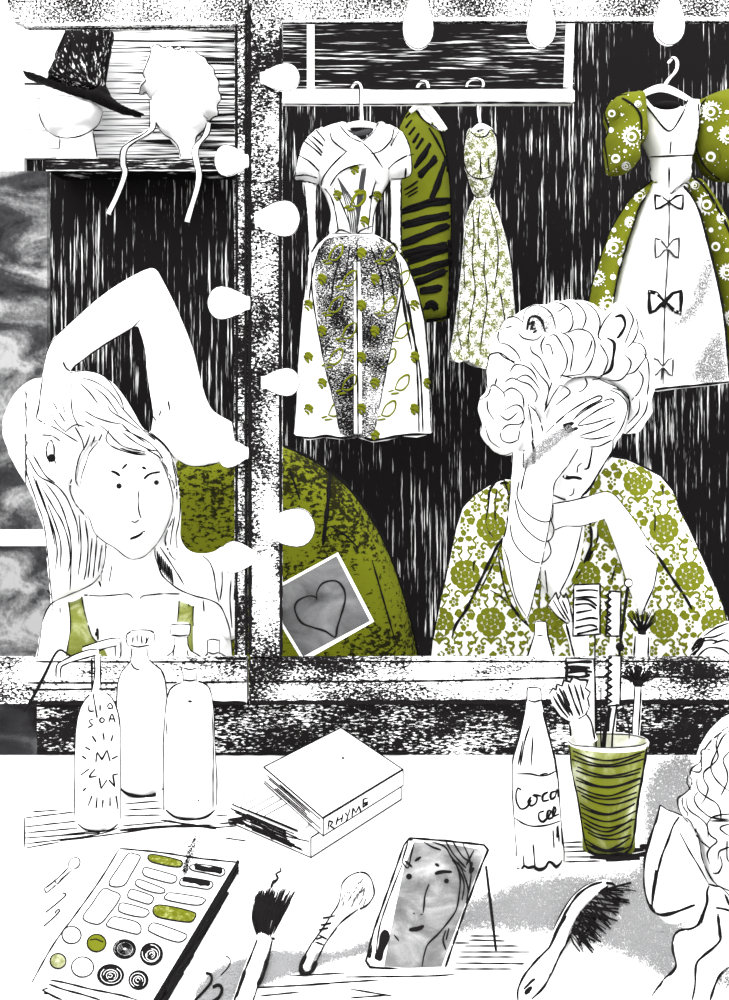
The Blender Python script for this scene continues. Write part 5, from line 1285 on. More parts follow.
for pn in PANS:
    ol, k, lb = pn[:3]
    c = catmull(ol, 2.5, True); m = {'w': WHITE, 'g': M_mk, 'k': WHITE, 'G': GREEN, 's': WHITE, 'K': INK, 'p': M_pale}[k]
    b = MB(); prism(b, [T(p.x, p.y, HP) for p in c], [T(p.x, p.y, HP + .0012) for p in c], m)
    ring = [T(p.x, p.y, HP + .0013) for p in c]; edge(b, ring + [ring[0]], 1.1)
    if k == 'k':
        y0 = sum(p[1] for p in ol) / len(ol); x0 = sum(p[0] for p in ol) / len(ol)
        for q in range(4): edge(b, [T(x0 + u, y0 + u * .17 + random.uniform(-2.2, 2.2) - .5, HP + .0014) for u in (-13, -4, 5, 13)], 3.4)
    if k in 's': 
        x, y, rx, ry = pn[3]
        for s in (.9, .78, .62, .48, .34, .2): edge(b, [T(x + rx * s * math.cos(a * .524) + .4, y + ry * s * math.sin(a * .524), HP + .0014) for a in range(13)], 1.0)
    if k == 'K':
        x, y, rx, ry = pn[3]
        for s_ in ((.80, .55, .36, .16) if rx > 10 else (.78, .5, .22)):
            ox, oy = random.uniform(-.8, .8), random.uniform(-.8, .8); a0 = random.random() * 6
            edge(b, [T(x + ox + rx * s_ * math.cos(a0 + a * .45), y + oy + ry * s_ * math.sin(a0 + a * .45), HP + .0016) for a in range(12)], .45, WHITE)
    if k == 'G': edge(b, [T(x_, y_, HP + .0014) for x_, y_ in ((90, 940), (96, 939), (103, 942))], .9)
    o = b.build('pan', t, smooth=False)
    if lb: lab(o, lb)
b = MB(); spray(b, [(182, 872), (186, 852), (192, 838), (196, 834), (196, 845), (190, 862), (186, 876)], 1500, .7, INK, T_h=HP + .002, dens=lambda x, y, e: min(.7, e / 3.5))
spray(b, [(178, 850), (188, 832), (200, 834), (206, 855), (190, 870), (182, 874)], 900, .6, INK, T_h=HP + .002, dens=lambda x, y, e: .18)
o = b.build('black_powder', t, smooth=False); o['kind'] = 'stuff'; lab(o, 'smear of black powder across the back edge')

# little applicator and hairpins left of the palette
t = thing('applicator', 'tiny round-tipped applicator lying left of the palette', 'make-up applicator', T(60, 876))
b = MB(); lay(b, [(45, 891), (52, 885), (60, 878), (69, 870)], [4.5, 5, 5, 4], WHITE, .8); b.freeze()
ink(b, [[(44, 889), (52, 883), (60, 876), (68, 868)], [(46, 893), (56, 885), (64, 877), (72, 870)], [(54, 880), (57, 884)], [(44, 889), (46, 893)]], 1.15); b.build('handle', t)
b = MB(); ball(b, T(74, 863.5, .0035), .0062, .0075, .0035, WHITE); b.freeze(); ink(b, [[(69, 868), (69, 862), (73, 858), (78, 858), (80, 862), (78, 867), (73, 869), (69, 868)]], 1.0, DARKGREY); b.build('tip', t)
for pts, w_, lb in (([(46, 912), (56, 904), (64, 897), (66, 894), (63, 893)], 1.5, 'thin bent hairpin below the tiny applicator, upper of two'), ([(44, 926), (52, 919), (58, 913), (60, 910), (57, 910), (55, 913)], 1.5, 'thin bent hairpin beside the left edge of the palette, lower of two'),
                    ([(226, 956), (230, 959), (229, 966), (221, 975)], 1.1, 'fine curved hairpin on the white table right of the palette'), ([(206, 973), (211, 975), (211, 982), (204, 991), (195, 1000)], 2.6, 'thick black hairpin lying in the grey shadow wash beside the palette'), ([(213, 987), (219, 985), (222, 989), (219, 997), (210, 1003)], 3.0, 'thick kinked black hairpin in the grey shadow wash, nearest the big brush handle')):
    b = MB(); c = catmull(pts, 2); rr = [w_ / 2 / F * T(p.x, p.y).y for p in c]; tube(b, [T(p.x, p.y, r + .0012) for p, r in zip(c, rr)], rr, INK, 6)
    tag(b.build('hairpin'), lb, 'hairpin', 'loose hairpins on the table')

# ------------------------------------------------------------------ brushes
t = thing('powder_brush', 'large make-up brush with full black bristles and white handle', 'make-up brush', T(262, 940))
b = MB(); lay(b, [(265, 936), (262, 945), (252, 972), (243, 1000), (238, 1018)], [15, 16, 18, 19, 19], WHITE, .55, lift=.002); b.freeze()
inklay(b, [[(257, 940), (250, 958), (243, 975), (236, 995), (233, 1005)], [(272, 941), (269, 955), (264, 972), (258, 985), (252, 1003)]], 1.7, h=.004)
inklay(b, [[(245, 970), (241, 983), (236, 997)], [(267, 960), (263, 975), (257, 985)]], 2.8, h=.005); b.build('handle', t)
M_br = WHITE
b = MB(); lay(b, [(265, 938), (266, 930), (270, 915), (274, 900), (276, 890)], [14, 20, 33, 38, 34], WHITE, .55, lift=.002); b.freeze()
for k in range(95):
    u = random.uniform(-1, 1); s0 = random.uniform(0, .35); s1 = random.uniform(.7, 1.08)
    pth = [(265 + u * 7, 938), (267 + u * 15, 918), (276 + u * 20, 888 + 4 * u * u)]
    c = catmull(pth, 2); a_ = int(s0 * len(c)); e_ = max(a_ + 3, int(min(1, s1) * len(c)))
    ink(b, [[tuple(p) for p in c[a_:e_]]], random.uniform(.7, 1.35), d=T(270, 915).y, smooth=False)
ink(b, [[(262, 938), (275, 939)]], 2.2)
ink(b, [[(273, 884), (278, 878), (276, 874), (281, 871), (280, 868)], [(271, 888), (274, 880)]], 1.8, d=T(270, 890).y); b.build('bristles', t)

t = thing('cushion_brush', 'small round hairbrush lying left of the tabletop mirror', 'hairbrush', T(330, 930))
b = MB(); hp = [(305, 970), (313, 952), (322, 936), (333, 920), (345, 904), (354, 890), (359, 877)]
lay(b, hp, [8, 9, 10, 15, 25, 31, 22], WHITE, .4); b.freeze()
inklay(b, [[(341, 893), (342, 884), (348, 877), (356, 873), (365, 873), (371, 879), (374, 890), (373, 897), (367, 905), (356, 911), (346, 918), (338, 926), (325, 944), (316, 962), (311, 971), (305, 973), (300, 968), (304, 957), (313, 942), (323, 928), (332, 914), (338, 905), (341, 893)]], 1.3, h=.004)
inklay(b, [[(302, 966), (301, 971), (306, 974), (312, 971), (316, 962)], [(300, 968), (306, 956)]], 3.4, h=.003); ink(b, [[(315, 942), (324, 945)], [(319, 935), (328, 940)]], 1.1); b.build('paddle', t)
b = MB()
for k in range(30):
    x = random.uniform(340, 366); y = random.uniform(876, 902) if x > 346 else random.uniform(882, 900)
    edge(b, [T(x, y, .008), T(x - random.uniform(1, 5), y + random.uniform(4, 9), .014)], .9, DARKGREY)
for y in (908, 915, 920, 929): edge(b, [T(335 - (y - 908) * .6, y + 8, .006), T(323 - (y - 908) * .3, y + 10, .01)], 1.6)
b.build('bristles', t)

t = thing('hairbrush', 'curved white hairbrush with tangled black bristles lying in front of the cola bottle', 'hairbrush', T(565, 930))
b = MB()
lay(b, [(521, 1003), (524, 990), (533, 975), (545, 960), (556, 944), (566, 922), (577, 904), (590, 892), (604, 885), (611, 884)], [10, 17, 24, 22, 16, 13, 13, 12, 9, 5], WHITE, .45, lift=.004); b.freeze()
inklay(b, [[(518, 1000), (518, 990), (524, 976), (536, 961), (550, 947)], [(532, 999), (544, 987), (553, 970), (561, 953), (566, 945)], [(524, 989), (532, 981), (535, 979)]], 1.6, h=.006)
inklay(b, [[(549, 948), (557, 930), (566, 912), (577, 896), (590, 886), (602, 882)], [(550, 947), (557, 932), (566, 916)], [(563, 950), (572, 932)], [(606, 883), (613, 884), (616, 888)], [(608, 886), (600, 892)]], 1.8)
dot(b, 528, 991, 2.6); ink(b, [[(525, 994), (532, 987)]], 3.2); b.build('handle', t)
b = MB()
lay(b, [(551, 944), (556, 930), (565, 912), (577, 896), (590, 886), (604, 882)], [2, 5, 6, 6, 5, 3], INK, .6, lift=.005)
for k in range(58):
    u = random.random(); base = catmull([(570, 935), (577, 918), (588, 904), (600, 892), (612, 888)], 2); p = base[int(u * (len(base) - 1))]
    L = 20 + 13 * math.sin(u * 3.14) + random.uniform(-8, 7); ang = .95 - u * .8 + random.uniform(-.5, .5)
    q = (p.x + L * math.cos(ang), p.y + L * math.sin(ang)); mid = ((p.x + q[0]) / 2 + random.uniform(-2, 2), (p.y + q[1]) / 2 + random.uniform(-2, 2))
    h0 = .010; edge(b, [T(p.x, p.y, h0), T(mid[0], mid[1], .008), T(q[0], q[1], .003)], random.uniform(.7, 1.6))
for k in range(10):
    x, y = random.uniform(574, 596), random.uniform(908, 936); edge(b, [T(x, y, .004), T(x + 6, y + 4, .004), T(x + 3, y + 9, .004)], 2.2)
b.build('bristles', t)

# ------------------------------------------------------------------ small tabletop mirror
A_, B_, C_, D_ = P(408, 838, .93), P(487, 846, .93), T(441, 972, .002), T(366, 966, .002)
nrm = (B_ - A_).cross(D_ - A_).normalized()
if nrm.y > 0: nrm = -nrm
t = thing('tabletop_mirror', 'small tilted tabletop mirror showing a frowning face', 'mirror', T(404, 968))
def plane_pts(px): 
    out = []
    for x, y in px:
        r = (P(x, y, 1) - CAM).normalized(); k = (A_ - CAM).dot(nrm) / r.dot(nrm); out.append(CAM + r * k)
    return out
def plate(mb, px, mat, lift, th, sm=False):
    c = [(p.x, p.y) for p in (catmull(px, 3, True) if sm else straight(px, 8))]
    v = plane_pts(c); prism(mb, [q + nrm * (lift - th) for q in v], [q + nrm * lift for q in v], mat)
fr = [(410, 838), (448, 841), (484, 845), (488, 850), (482, 864), (463, 915), (445, 968), (441, 973), (405, 970), (370, 967), (366, 961), (374, 930), (390, 885), (404, 845)]
b = MB(); plate(b, fr, WHITE, 0, .007); b.freeze()
ink(b, [fr + [fr[0]]], 1.7, smooth=False, taper=.9)
ink(b, [[(408, 842), (403, 858), (402, 862)], [(414, 843), (411, 855), (408, 868), (402, 862)], [(402, 865), (392, 890), (380, 925), (376, 952)], [(372, 945), (370, 956)], [(487, 856), (478, 880), (461, 925), (446, 972)], [(408, 840), (413, 840)]], 1.2)
ink(b, [[(386, 930), (382, 945), (377, 960)]], 6.5, taper=.5); ink(b, [[(486, 866), (476, 890), (462, 925)], [(465, 912), (460, 930)]], 2.4); ink(b, [[(371, 948), (369, 958)]], 3)
b.build('frame', t, smooth=False)
def band(nt): return axis_term(nt, 'Z', 0.0, 0.10, 0.0, 0.0)
M_pic = wash('mirror_grey_wash', (22, 22, 44), [(0.27, (0.07, 0.07, 0.071)), (0.42, (0.13, 0.13, 0.131)), (0.55, (0.24, 0.24, 0.242)), (0.68, (0.42, 0.42, 0.42))], 4, .5, .14, 700)
b = MB(); plate(b, [(414, 842), (448, 844), (478, 849), (483, 855), (477, 872), (462, 912), (440, 970), (410, 968), (384, 966), (388, 945), (396, 905), (404, 868)], M_pic, .0012, .001); b.freeze()
ink(b, [[(405, 861), (412, 867)], [(415, 861), (421, 857)], [(435, 864), (439, 866)], [(435, 874), (442, 872), (452, 872)]], 2.2)  # reflected face inked flat onto the grey plate
dot(b, 409, 876.5, 3.0); dot(b, 446.5, 881, 2.5)
ink(b, [[(429, 884), (425, 895), (424, 905), (423, 913)], [(413, 913), (415, 914)], [(420, 915), (423, 914)]], 1.2); ink(b, [[(409, 930), (418, 929), (424, 926)]], 2.6)
ink(b, [[(455, 862), (460, 878), (459, 895), (456, 910), (448, 922), (438, 934), (428, 944), (424, 955), (422, 967)], [(432, 842), (445, 847), (452, 858), (460, 866), (466, 872)], [(446, 842), (454, 855), (466, 868)], [(458, 862), (464, 875), (468, 890), (466, 905)], [(463, 844), (469, 858), (471, 875), (468, 895)],
        [(452, 860), (458, 868), (464, 884), (462, 900)], [(424, 842), (432, 847), (441, 850)], [(446, 930), (443, 940), (446, 950)], [(449, 928), (446, 940)], [(394, 935), (399, 941)], [(474, 850), (466, 865)], [(453, 842), (462, 856), (470, 862)]], 1.2)
ink(b, [[(472, 862), (470, 872), (474, 868)]], 2.4)
b.build('glass', t, smooth=False)
b = MB(); q0, q1 = P(486, 866, .935), T(496, 951, .002)
tube(b, [q0, (q0 + q1) / 2, q1], [.0014, .0017, .0014], INK, 7); b.build('stand', t)

# ------------------------------------------------------------------ cola bottle
d = 1.064
t = thing('cola_bottle', 'tapered white soda bottle with cursive lettering on its label, beside the green tumbler', 'bottle', T(540, 350 + 540 / d))
rows = [(688, 528, 540), (691, 527.5, 540.5), (699, 527.5, 541), (702, 526.5, 541.5), (712, 525.5, 544), (725, 523, 546.5), (740, 519.5, 549.5), (755, 515, 553), (765, 513, 556), (790, 513, 558), (815, 514.5, 560), (838, 516, 562), (848, 517, 563)]
b = MB(); lathe(b, rows, d, WHITE, base=True); b.freeze(); silhouettes(b, rows[:7], 1.3); silhouettes(b, rows[6:] + [(860, 517, 563)], 1.5)
ink(b, [[(543, 712), (546, 725), (550, 742), (554, 758), (557, 778)]], 2.2)
ink(b, [[(528, 688), (534, 687.5), (540, 688.5)], [(528, 700), (534, 702), (541, 700)], [(530, 725), (525, 740), (520, 766)], [(533, 735), (532, 750), (531, 766)], [(523, 740), (518, 765)], [(516, 774), (530, 774), (540, 776), (548, 775), (556, 771)], [(540, 775), (548, 773)],
        [(515, 818), (524, 824), (535, 826.5), (548, 825), (560, 821)], [(553, 830), (554, 848)], [(558, 825), (559, 842)], [(561, 828), (562, 846)], [(523, 855), (524, 868)], [(533, 844), (534, 856), (535, 868)], [(557, 826), (557, 838)]], 1.3)
ink(b, [[(517, 868), (521, 870), (524, 866), (528, 868), (534, 867), (538, 870), (545, 868), (549, 862), (553, 864), (556, 867), (560, 864), (562, 860)]], 2.2)
ink(b, [[(521, 790), (518, 788), (516, 794), (517, 803), (521, 809), (527, 807), (531, 800)], [(531, 797), (528, 802), (531, 806), (536, 803), (537, 797), (533, 795), (541, 796)], [(548, 792), (543, 795), (543, 801), (549, 800)], [(556, 791), (551, 793), (551, 799), (555, 797), (557, 789), (558, 797)],
        [(544, 811), (539, 813), (539, 819), (543, 822), (549, 816), (551, 811), (548, 811), (547, 818), (552, 818), (556, 810), (554, 807), (553, 816), (559, 814)]], 1.7, taper=.8)
b.build('bottle', t)

# ------------------------------------------------------------------ green tumbler and what stands in it
d = 1.082
t = thing('tumbler', 'green-tinted glass tumbler scribbled with rings, holding brushes and combs', 'tumbler', T(608, 350 + 540 / d))
M_cup = wash('green_tumbler', (26, 26, 16), [(0.34, GRN), (0.47, (0.13, 0.145, 0.02)), (0.56, (0.24, 0.26, 0.10)), (0.68, (0.55, 0.56, 0.46))], 3, .6, .10, 500)
M_in = wash('pale_inner_glass', (26, 26, 16), [(0.34, (.40, .42, .25)), (0.6, (.8, .8, .76))], 3, .6, .10, 500)
b = MB(); rows = [(741, 568, 648.5), (760, 570.5, 645.5), (800, 577, 639), (832, 582.5, 635)]
lathe(b, rows, d, M_cup, 56, base=True, cap_top=False, ysc=.5)
lathe(b, [(741, 569.5, 647), (760, 572, 644), (800, 578.5, 637.5), (830, 584, 633.5)], d, M_in, 56, cap_top=False, ysc=.5); b.freeze()
for k in range(19):
    y = 753 + k * 5.2 + random.uniform(-1.5, 1.5); u = (y - 741) / 100; xl = 568 + 16 * u + random.uniform(0, 5); xr = 648 - 14 * u - random.uniform(0, 5); s = 5 + random.uniform(-1, 3); sl = random.uniform(-3, 4)
    ink(b, [[(xl, y - 3), (xl + (xr - xl) * .25, y + s * .6), ((xl + xr) / 2, y + s), (xl + (xr - xl) * .75, y + s * .5 - sl * .5), (xr, y - 3 - sl)]], 1.25, taper=.7)
ink(b, [[(569.5, 745), (572, 770), (578, 800), (584, 838), (588, 850)]], 1.6); ink(b, [[(647.5, 742), (643, 772), (638, 800), (634, 835), (631, 846)]], 2.0)
ink(b, [[(586, 848), (596, 855), (610, 857), (624, 854), (632, 847)], [(588, 852), (604, 856), (622, 853)], [(590, 846), (606, 851), (624, 848)]], 1.8)
b.build('glass', t)
b = MB(); lathe(b, [(741, 569.5, 647), (740, 568.5, 648), (741, 567.8, 648.7), (743, 568, 648.4), (744.2, 568.6, 648)], d, WHITE, 56, cap_top=False, cap_bot=False, ysc=.5); b.freeze()
ink(b, [[(568, 741), (574, 745), (590, 747), (608, 748), (626, 747), (642, 745), (648, 741)], [(570, 739), (585, 735), (608, 734), (632, 735), (646, 739)]], 1.1, DARKGREY); b.build('rim', t)
GRP = 'tools standing in the tumbler'
def floor_pt(x, dd): return (x, pyof(TZ + .012, dd))
# fan brush
t = thing('fan_brush', 'wide fan-shaped brush leaning left in the green tumbler', 'make-up brush', P(585, 740, 1.075), GRP)
fb = [(549, 694), (553, 688), (556, 690), (557, 684), (562, 686), (564, 680), (570, 682), (573, 677), (580, 680), (588, 680), (585, 688), (590, 692), (587, 698), (589, 706), (586, 714), (578, 719), (570, 722), (560, 716), (553, 706)]
b = MB(); puff(b, fb, 1.075, .012, WHITE, R=12, g=4, smooth=False); b.freeze(); ink(b, [fb[:16]], 1.6, smooth=False)
ink(b, [[(556, 692), (562, 704), (570, 716)], [(559, 688), (566, 702), (573, 716)], [(563, 690), (570, 706)], [(568, 684), (574, 702), (580, 716)], [(574, 684), (579, 700), (583, 714)], [(553, 696), (560, 708), (568, 718)], [(553, 706), (561, 717), (570, 722)], [(580, 684), (584, 700)]], 1.7)
ink(b, [[(558, 694), (565, 708), (570, 712)], [(563, 696), (570, 712)]], 2.4)
b.build('bristles', t)
b = MB(); tube_px(b, [(577, 719), (583, 730), (587, 742)], 1.075, [17, 20, 22], WHITE, 12, flat_=.5); b.freeze()
ink(b, [[(569, 722), (571, 731), (574, 741)], [(586, 714), (591, 722), (595, 740)], [(569, 722), (576, 717), (586, 714)]], 1.5); b.build('ferrule', t)
b = MB(); tube_px(b, [(587, 740), (594, 780), floor_pt(602, 1.085)], [1.075, 1.08, 1.085], [10, 7, 6], WHITE, 8); b.build('handle', t)
# wide comb
def comb(label, ol, dd, strokes, w, z0, stem, grp=GRP, tw=None):
    t = thing('comb', label, 'comb', P(*stem[-1], dd), grp)
    b = MB(); slab(b, ol, dd, .003, WHITE, 6, smooth=False); b.freeze(); ink(b, strokes, w, d=dd, taper=.7); ink(b, [ol + [ol[0]]], 1.4, smooth=False, taper=.8)
    b.build('plate', t, smooth=False)
    if tw: b = MB(); 
    if tw: ink(b, [tw], 1.7, bvh=BVHTree.FromPolygons([P(0, 0, 50), P(1, 0, 50), P(0, 1, 50)], [(0, 1, 2)]), d=dd, smooth=False, taper=.9); b.build('teeth', t)
    b = MB(); tube_px(b, stem, dd + .0015, [6, 5], WHITE, 8, flat_=.5); b.build('handle', t)
    return t
comb('wide white comb with black rules across its top, at the back of the tumbler', [(566, 658), (594, 659), (596, 700), (598, 752), (572, 752), (568, 700)], 1.12,
     [[(566, 663), (580, 662), (592, 662)], [(564, 668), (578, 667), (590, 668)], [(567, 673), (580, 671), (592, 672)], [(568, 677), (582, 677), (590, 675)], [(567, 664), (566, 679)], [(570, 670), (585, 669), (586, 674)]], 2.3, 0, [(584, 750), floor_pt(596, 1.12)])
zz = []
for k in range(14): zz.append((612 if k % 2 == 0 else 605, 657 + k * 3.7))
comb('narrow white comb with zigzag teeth down its left side, standing in the tumbler', [(609, 656), (621, 656), (620, 705), (607, 706)], 1.105, [[(595, 640), (595, 690)]] and [], 1.0, 0, [(614, 705), (612, 740), floor_pt(608, 1.105)], tw=zz)
for pts, wd, lb, mt in (([(610, 708), (607, 724), (604, 742), floor_pt(598, 1.09)], [4.2, 4.2], 'thick black pencil in the tumbler, below the zigzag comb', INK), ([(617, 704), (614, 724), (612, 746), floor_pt(610, 1.08)], [2.0, 1.8], 'thin dark hair stick beside the black pencil', INK),
                        ([(595, 634), (595, 690), (596, 742), floor_pt(600, 1.10)], [1.6, 1.6], 'long thin black rod between the two combs', INK), ([(621, 700), (626, 718), (629, 742), floor_pt(620, 1.10)], [1.6, 1.6], 'thin dark rod leaning right, between the zigzag comb and spiky brush', INK), ([(601, 688), (601, 742), floor_pt(605, 1.115)], [1.5, 1.5], 'short thin black rod left of the black pencil', INK)):
    b = MB(); dd = {'thick': 1.09, 'thin ': 1.08}.get(lb[:5], 1.10); dd = 1.10 if 'leaning right' in lb else dd
    tube_px(b, pts, dd, wd, mt, 8); tag(b.build('hair_stick'), lb, 'stick', GRP)
def spiky(label, cx, top, bot, hx, hb, dd, grp, sp, hw, tall):
    t = thing('spiky_brush', label, 'make-up brush', P(*hb, dd), grp)
    b = MB()
    for k in range(26):
        a = -1.57 + sp * (k / 12.5 - 1) + random.uniform(-.06, .06); L = tall * random.uniform(.75, 1.05)
        p0 = (cx + random.uniform(-2, 2), bot); p1 = (cx + L * math.cos(a), bot + L * math.sin(a))
        tube(b, [P(*p0, dd), P(*p1, dd + random.uniform(-.008, .008))], [.0016, .0007], INK, 5)
    ball(b, P(cx, bot - 1, dd), .007, .006, .006, INK, n=10, m=6)
    b.build('bristles', t)
    b = MB(); tube_px(b, [(cx, bot), hx, hb], dd, [hw, hw], WHITE, 10); b.freeze()
    ink(b, [[(cx - hw * .4, bot + 2), (hx[0] - hw * .42, hx[1])], [(cx + hw * .4, bot + 2), (hx[0] + hw * .42, hx[1])]], 1.3, d=dd); b.build('handle', t)
spiky('white-handled brush with a spiky black head, rightmost in the tumbler', 638, 660, 684, (635, 738), floor_pt(622, 1.11), 1.115, GRP, 1.15, 8, 21)

# the same things seen beyond the bottom rail in the right mirror
GR2 = 'tools seen in the right mirror behind the tumbler'
dd = 1.44
t = thing('bottle', 'neck of a soda bottle seen in the right mirror, left of the combs', 'bottle', T(540, 350 + 540 / dd))
rows = [(622, 535.5, 546), (634, 535, 547), (640, 533.5, 548.5), (650, 530.5, 551.5), (658, 528, 554), (680, 524, 558)]
b = MB(); lathe(b, rows, dd, WHITE, base=True); b.freeze(); silhouettes(b, rows, 1.6, dd); ink(b, [[(536, 622), (541, 621.5), (546, 622)], [(537, 636), (543, 635)]], 1.3); b.build('bottle', t)
t = thing('fan_brush', 'fan-shaped brush seen in the right mirror, left of the ruled comb', 'make-up brush', T(575, 350 + 540 / dd), GR2)
fb = [(548, 605), (551, 600), (553, 597), (556, 592), (558, 600), (561, 594), (564, 598), (566, 593), (569, 602), (571, 612), (573, 624), (566, 623), (556, 615)]
b = MB(); puff(b, fb, dd, .012, WHITE, R=10, g=4, smooth=False); b.freeze(); ink(b, [fb + [fb[0]]], 1.2, smooth=False); ink(b, [[(553, 600), (560, 612), (566, 620)], [(557, 598), (564, 612), (570, 622)], [(562, 600), (568, 614)]], 1.3); b.build('bristles', t)
b = MB(); tube_px(b, [(569, 623), (577, 645), (582, 690), (584, pyof(TZ, dd))], dd, [14, 16, 12, 10], WHITE, 10, flat_=.5); b.freeze(); ink(b, [[(566, 624), (570, 640), (574, 656)]], 1.6); b.build('handle', t)
comb('wide ruled comb seen in the right mirror above the tumbler', [(574, 585), (600, 584), (600, 634), (573, 636)], dd - .02,
     [[(576, 591), (590, 590), (598, 591)], [(575, 598), (588, 597), (597, 598)], [(576, 600), (588, 600), (597, 606)], [(575, 605), (588, 604), (596, 609)], [(576, 613), (592, 610)], [(576, 621), (590, 618), (598, 619)], [(575, 628), (590, 625), (597, 627)], [(577, 634), (586, 632), (598, 629)]], 1.7, 0, [(586, 635), (586, 670), (586, pyof(TZ, dd - .02))], GR2)
zz = [(611 if k % 2 == 0 else 605.5, 592 + k * 3.6) for k in range(13)]
comb('narrow zigzag-toothed comb seen in the right mirror', [(609, 591), (621, 592), (620, 636), (606, 636)], dd - .02, [], 1, 0, [(613, 636), (612, 670), (611, pyof(TZ, dd - .02))], GR2, tw=zz)
t = thing('hat_pin', 'long hat pin with a white and a black ball seen in the right mirror', 'hat pin', T(618, 350 + 540 / (dd - .04)), GR2)
b = MB(); tube_px(b, [(628, 585), (624, 615), (620, 648), (616, 700), (614, pyof(TZ, dd - .04))], dd - .04, [3.2, 3, 2.4, 2, 1.6], INK, 8); b.build('shaft', t)
r_ = 4.2 / F * dd; b = MB(); ball(b, P(628.5, 583, dd - .04), r_, r_, r_, WHITE, n=16, m=10); b.freeze(); ink(b, [[(628.5 + 4 * math.cos(a * .6), 583 + 4 * math.sin(a * .6)) for a in range(12)]], 1.1, d=dd - .04); b.build('ball', t)
b = MB(); ball(b, P(620, 647, dd - .045), r_, r_, r_, INK, n=16, m=10); lab(b.build('ball', t), 'black ball on the shaft')
spiky('spiky black-headed brush seen in the right mirror below the elbow', 642, 610, 634, (641, 656), (640, pyof(TZ, dd)), dd, GR2, .75, 17, 25)

# heap of white cloth at the right edge of the right mirror
t = thing('white_cloth', 'crumpled white cloth seen at the right edge of the right mirror', 'cloth', T(715, 350 + 540 / 1.44))
b = MB(); cl = [(690, 668), (693, 650), (700, 640), (708, 632), (718, 627), (730, 622), (745, 626), (752, 645), (752, pyof(TZ, 1.44)), (690, pyof(TZ, 1.44))]
puff(b, cl, 1.44, .035, WHITE, R=16, g=5); b.freeze()
ink(b, [[(692, 652), (700, 643), (710, 640), (720, 642)], [(695, 645), (704, 638), (714, 637), (726, 632)], [(698, 656), (708, 648), (722, 649), (730, 655)], [(704, 636), (716, 628), (729, 623)], [(712, 644), (724, 640), (730, 642)], [(690, 656), (697, 650)]], 1.3)
ink(b, [[(692, 650), (698, 642), (703, 640), (700, 648), (693, 655)], [(696, 648), (702, 644)]], 3.0, taper=.7); b.build('cloth', t)
# ------------------------------------------------------------------ woman in the foreground, seen from behind
DFg = .70
t = thing('person', 'curly-haired woman seen from behind at the bottom right corner, elbow raised', 'person', P(740, 1300, DFg))
b = MB()
puff(b, [(660, 805), (672, 811), (684, 816), (694, 824), (699, 840), (703, 865), (712, 884), (708, 898), (696, 905), (680, 911), (664, 915), (655, 912), (648, 902), (644, 888), (644, 864), (648, 846), (653, 828)], DFg, .028, SKIN, R=22, g=4, back=.25)
puff(b, [(690, 860), (715, 850), (740, 900), (720, 930), (700, 910)], DFg + .015, .03, SKIN, R=20, g=5)
puff(b, [(709, 885), (706, 892), (707, 902), (703, 914), (698, 925), (690, 929), (680, 931), (674, 937), (673, 950), (676, 967), (664, 980), (652, 996), (640, 1020), (620, 1080), (600, 1200), (590, 1320), (900, 1320), (900, 980), (830, 900), (780, 870), (730, 876)], DFg + .02, .07, SKIN, R=60, g=7, back=.2)
limb(b, [(760, 830), (762, 900)], [70, 80], DFg + .02)
ball(b, P(765, 800, DFg + .02), .055, .06, .07, SKIN)
body = fuse(b, .0026, 2)
b = MB()
ho = [(738, 722), (722, 730), (712, 740), (704, 750), (700, 762), (692, 769), (688, 780), (690, 788), (681, 795), (677, 804), (680, 813), (688, 820), (696, 832), (699, 846), (703, 860), (708, 873), (716, 884), (730, 891), (770, 900), (815, 890), (850, 840), (845, 770), (800, 728), (765, 718)]
puff(b, ho, DFg - .005, .075, WHITE, R=45, g=5, back=.1)
for x, y, r in ((706, 762, 10), (697, 785, 10), (690, 804, 11), (704, 825, 12), (714, 855, 12), (722, 745, 14)): ball(b, P(x + 3, y, DFg - .02), r / F * DFg, r / F * DFg * .7, r / F * DFg, WHITE, n=14, m=8)
hair = fuse(b, .003, 2, WHITE)
TG = [body, hair]
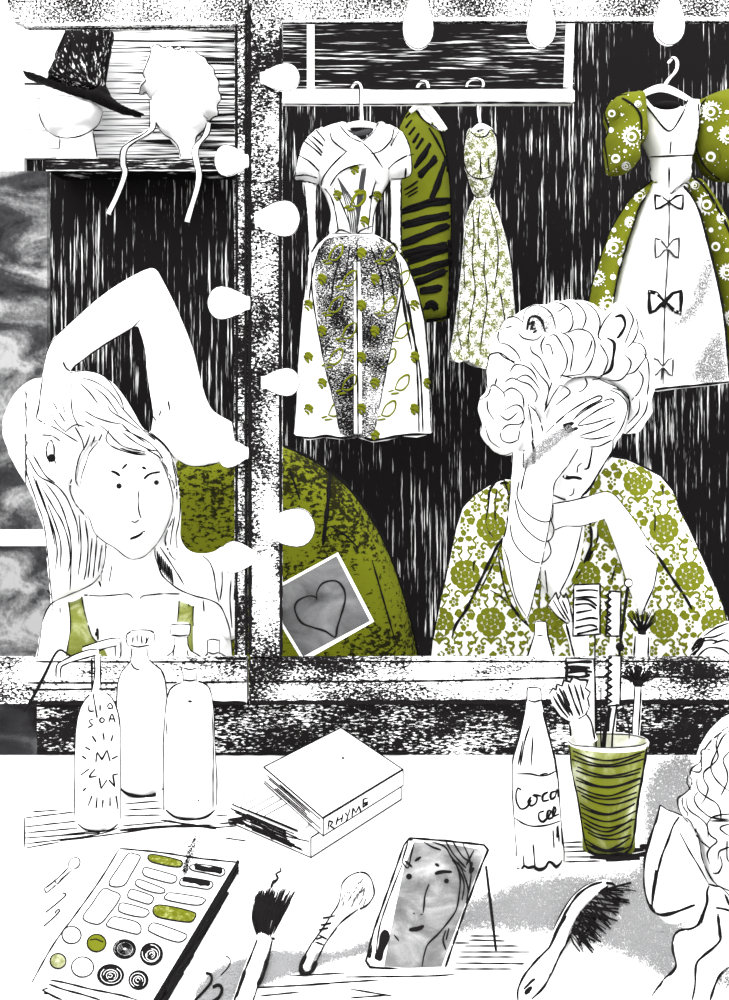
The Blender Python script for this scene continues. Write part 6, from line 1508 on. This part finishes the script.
ink_on(TG, [[(729, 727), (720, 733), (716, 745), (718, 757), (712, 765), (704, 772), (704, 780), (708, 788), (705, 798), (701, 804)], [(730, 730), (722, 738), (716, 752), (711, 765), (713, 775), (720, 784), (729, 791)], [(729, 752), (723, 760), (727, 772), (727, 782), (721, 795)],
 [(702, 753), (700, 762), (692, 768), (690, 775), (692, 782), (690, 788), (684, 794), (678, 798), (678, 806), (682, 815), (688, 822)], [(692, 771), (701, 771), (701, 752), (705, 749), (711, 750)], [(688, 775), (687, 783), (691, 790)], [(697, 778), (697, 786), (700, 792), (708, 798), (716, 803), (720, 810), (721, 822)],
 [(683, 797), (682, 801), (684, 808), (688, 814), (687, 816)], [(687, 796), (687, 806), (691, 812), (700, 818), (707, 826), (708, 838)], [(698, 792), (694, 798), (697, 806), (703, 812), (710, 817), (720, 819), (730, 819)], [(712, 817), (720, 815), (730, 814)], [(710, 821), (730, 821)],
 [(711, 818), (707, 825), (710, 835), (717, 841), (710, 848), (707, 855), (710, 864)], [(730, 824), (722, 826), (720, 829), (726, 834), (730, 836)], [(718, 860), (719, 852), (724, 849), (730, 847)], [(720, 856), (722, 865), (718, 873), (713, 873)], [(696, 835), (702, 842), (710, 848)], [(727, 840), (727, 858), (730, 862)],
 [(696, 828), (700, 845), (702, 858), (708, 873), (716, 884), (730, 891)], [(704, 750), (712, 740), (722, 732)], [(680, 833), (690, 852), (698, 865), (708, 883)], [(708, 884), (715, 886), (722, 888), (730, 896)], [(660, 805), (668, 810), (680, 815), (690, 821), (696, 833)]], 1.2)
ink_on(TG, [[(718, 914), (720, 930), (720, 940), (713, 948), (703, 956), (696, 965), (695, 985), (692, 1000)], [(716, 908), (723, 909), (730, 911)], [(729, 967), (720, 975), (715, 985), (710, 1000)], [(725, 894), (728, 902), (730, 906)], [(679, 817), (673, 826), (668, 840), (662, 855), (658, 870), (655, 885), (653, 900), (651, 908)]], 1.7)
ink_on(TG, [[(656, 870), (654, 885), (652, 904)], [(660, 805), (657, 818), (653, 830), (648, 845), (645, 860), (644.5, 880), (646, 895), (651, 908), (656, 913), (662, 915), (670, 914), (682, 910), (695, 905)], [(709, 886), (707, 892), (707, 902), (703, 914), (698, 925), (690, 929), (680, 931), (674, 937), (673, 950), (676, 967), (664, 980), (652, 996)], [(718, 916), (720, 938)]], 2.4)
spray(body, [(729, 966), (722, 974), (717, 985), (729, 988), (735, 980)], 700, .6, GREY, dens=lambda x, y, e: .6)
b = MB(); vv, ff = [], []; c0 = P(745, 0, DFg).x
for i, (z, e) in enumerate(((.62, .10), (.4, .115), (.15, .125), (0.0, .13))):
    for j in range(28):
        a = 2 * math.pi * j / 28; vv.append((c0 + (e + .03) * math.cos(a), DFg - .05 + e * .9 * math.sin(a), z))
for i in range(3):
    for j in range(28): ff.append((i * 28 + j, i * 28 + (j + 1) % 28, (i + 1) * 28 + (j + 1) % 28, (i + 1) * 28 + j))
ff.append(tuple(range(28))); ff.append(tuple(reversed(range(84, 112))))
b.add(vv, ff, WHITE); b.build('skirt', t)
body.build('body', t); hair.build('hair', t)
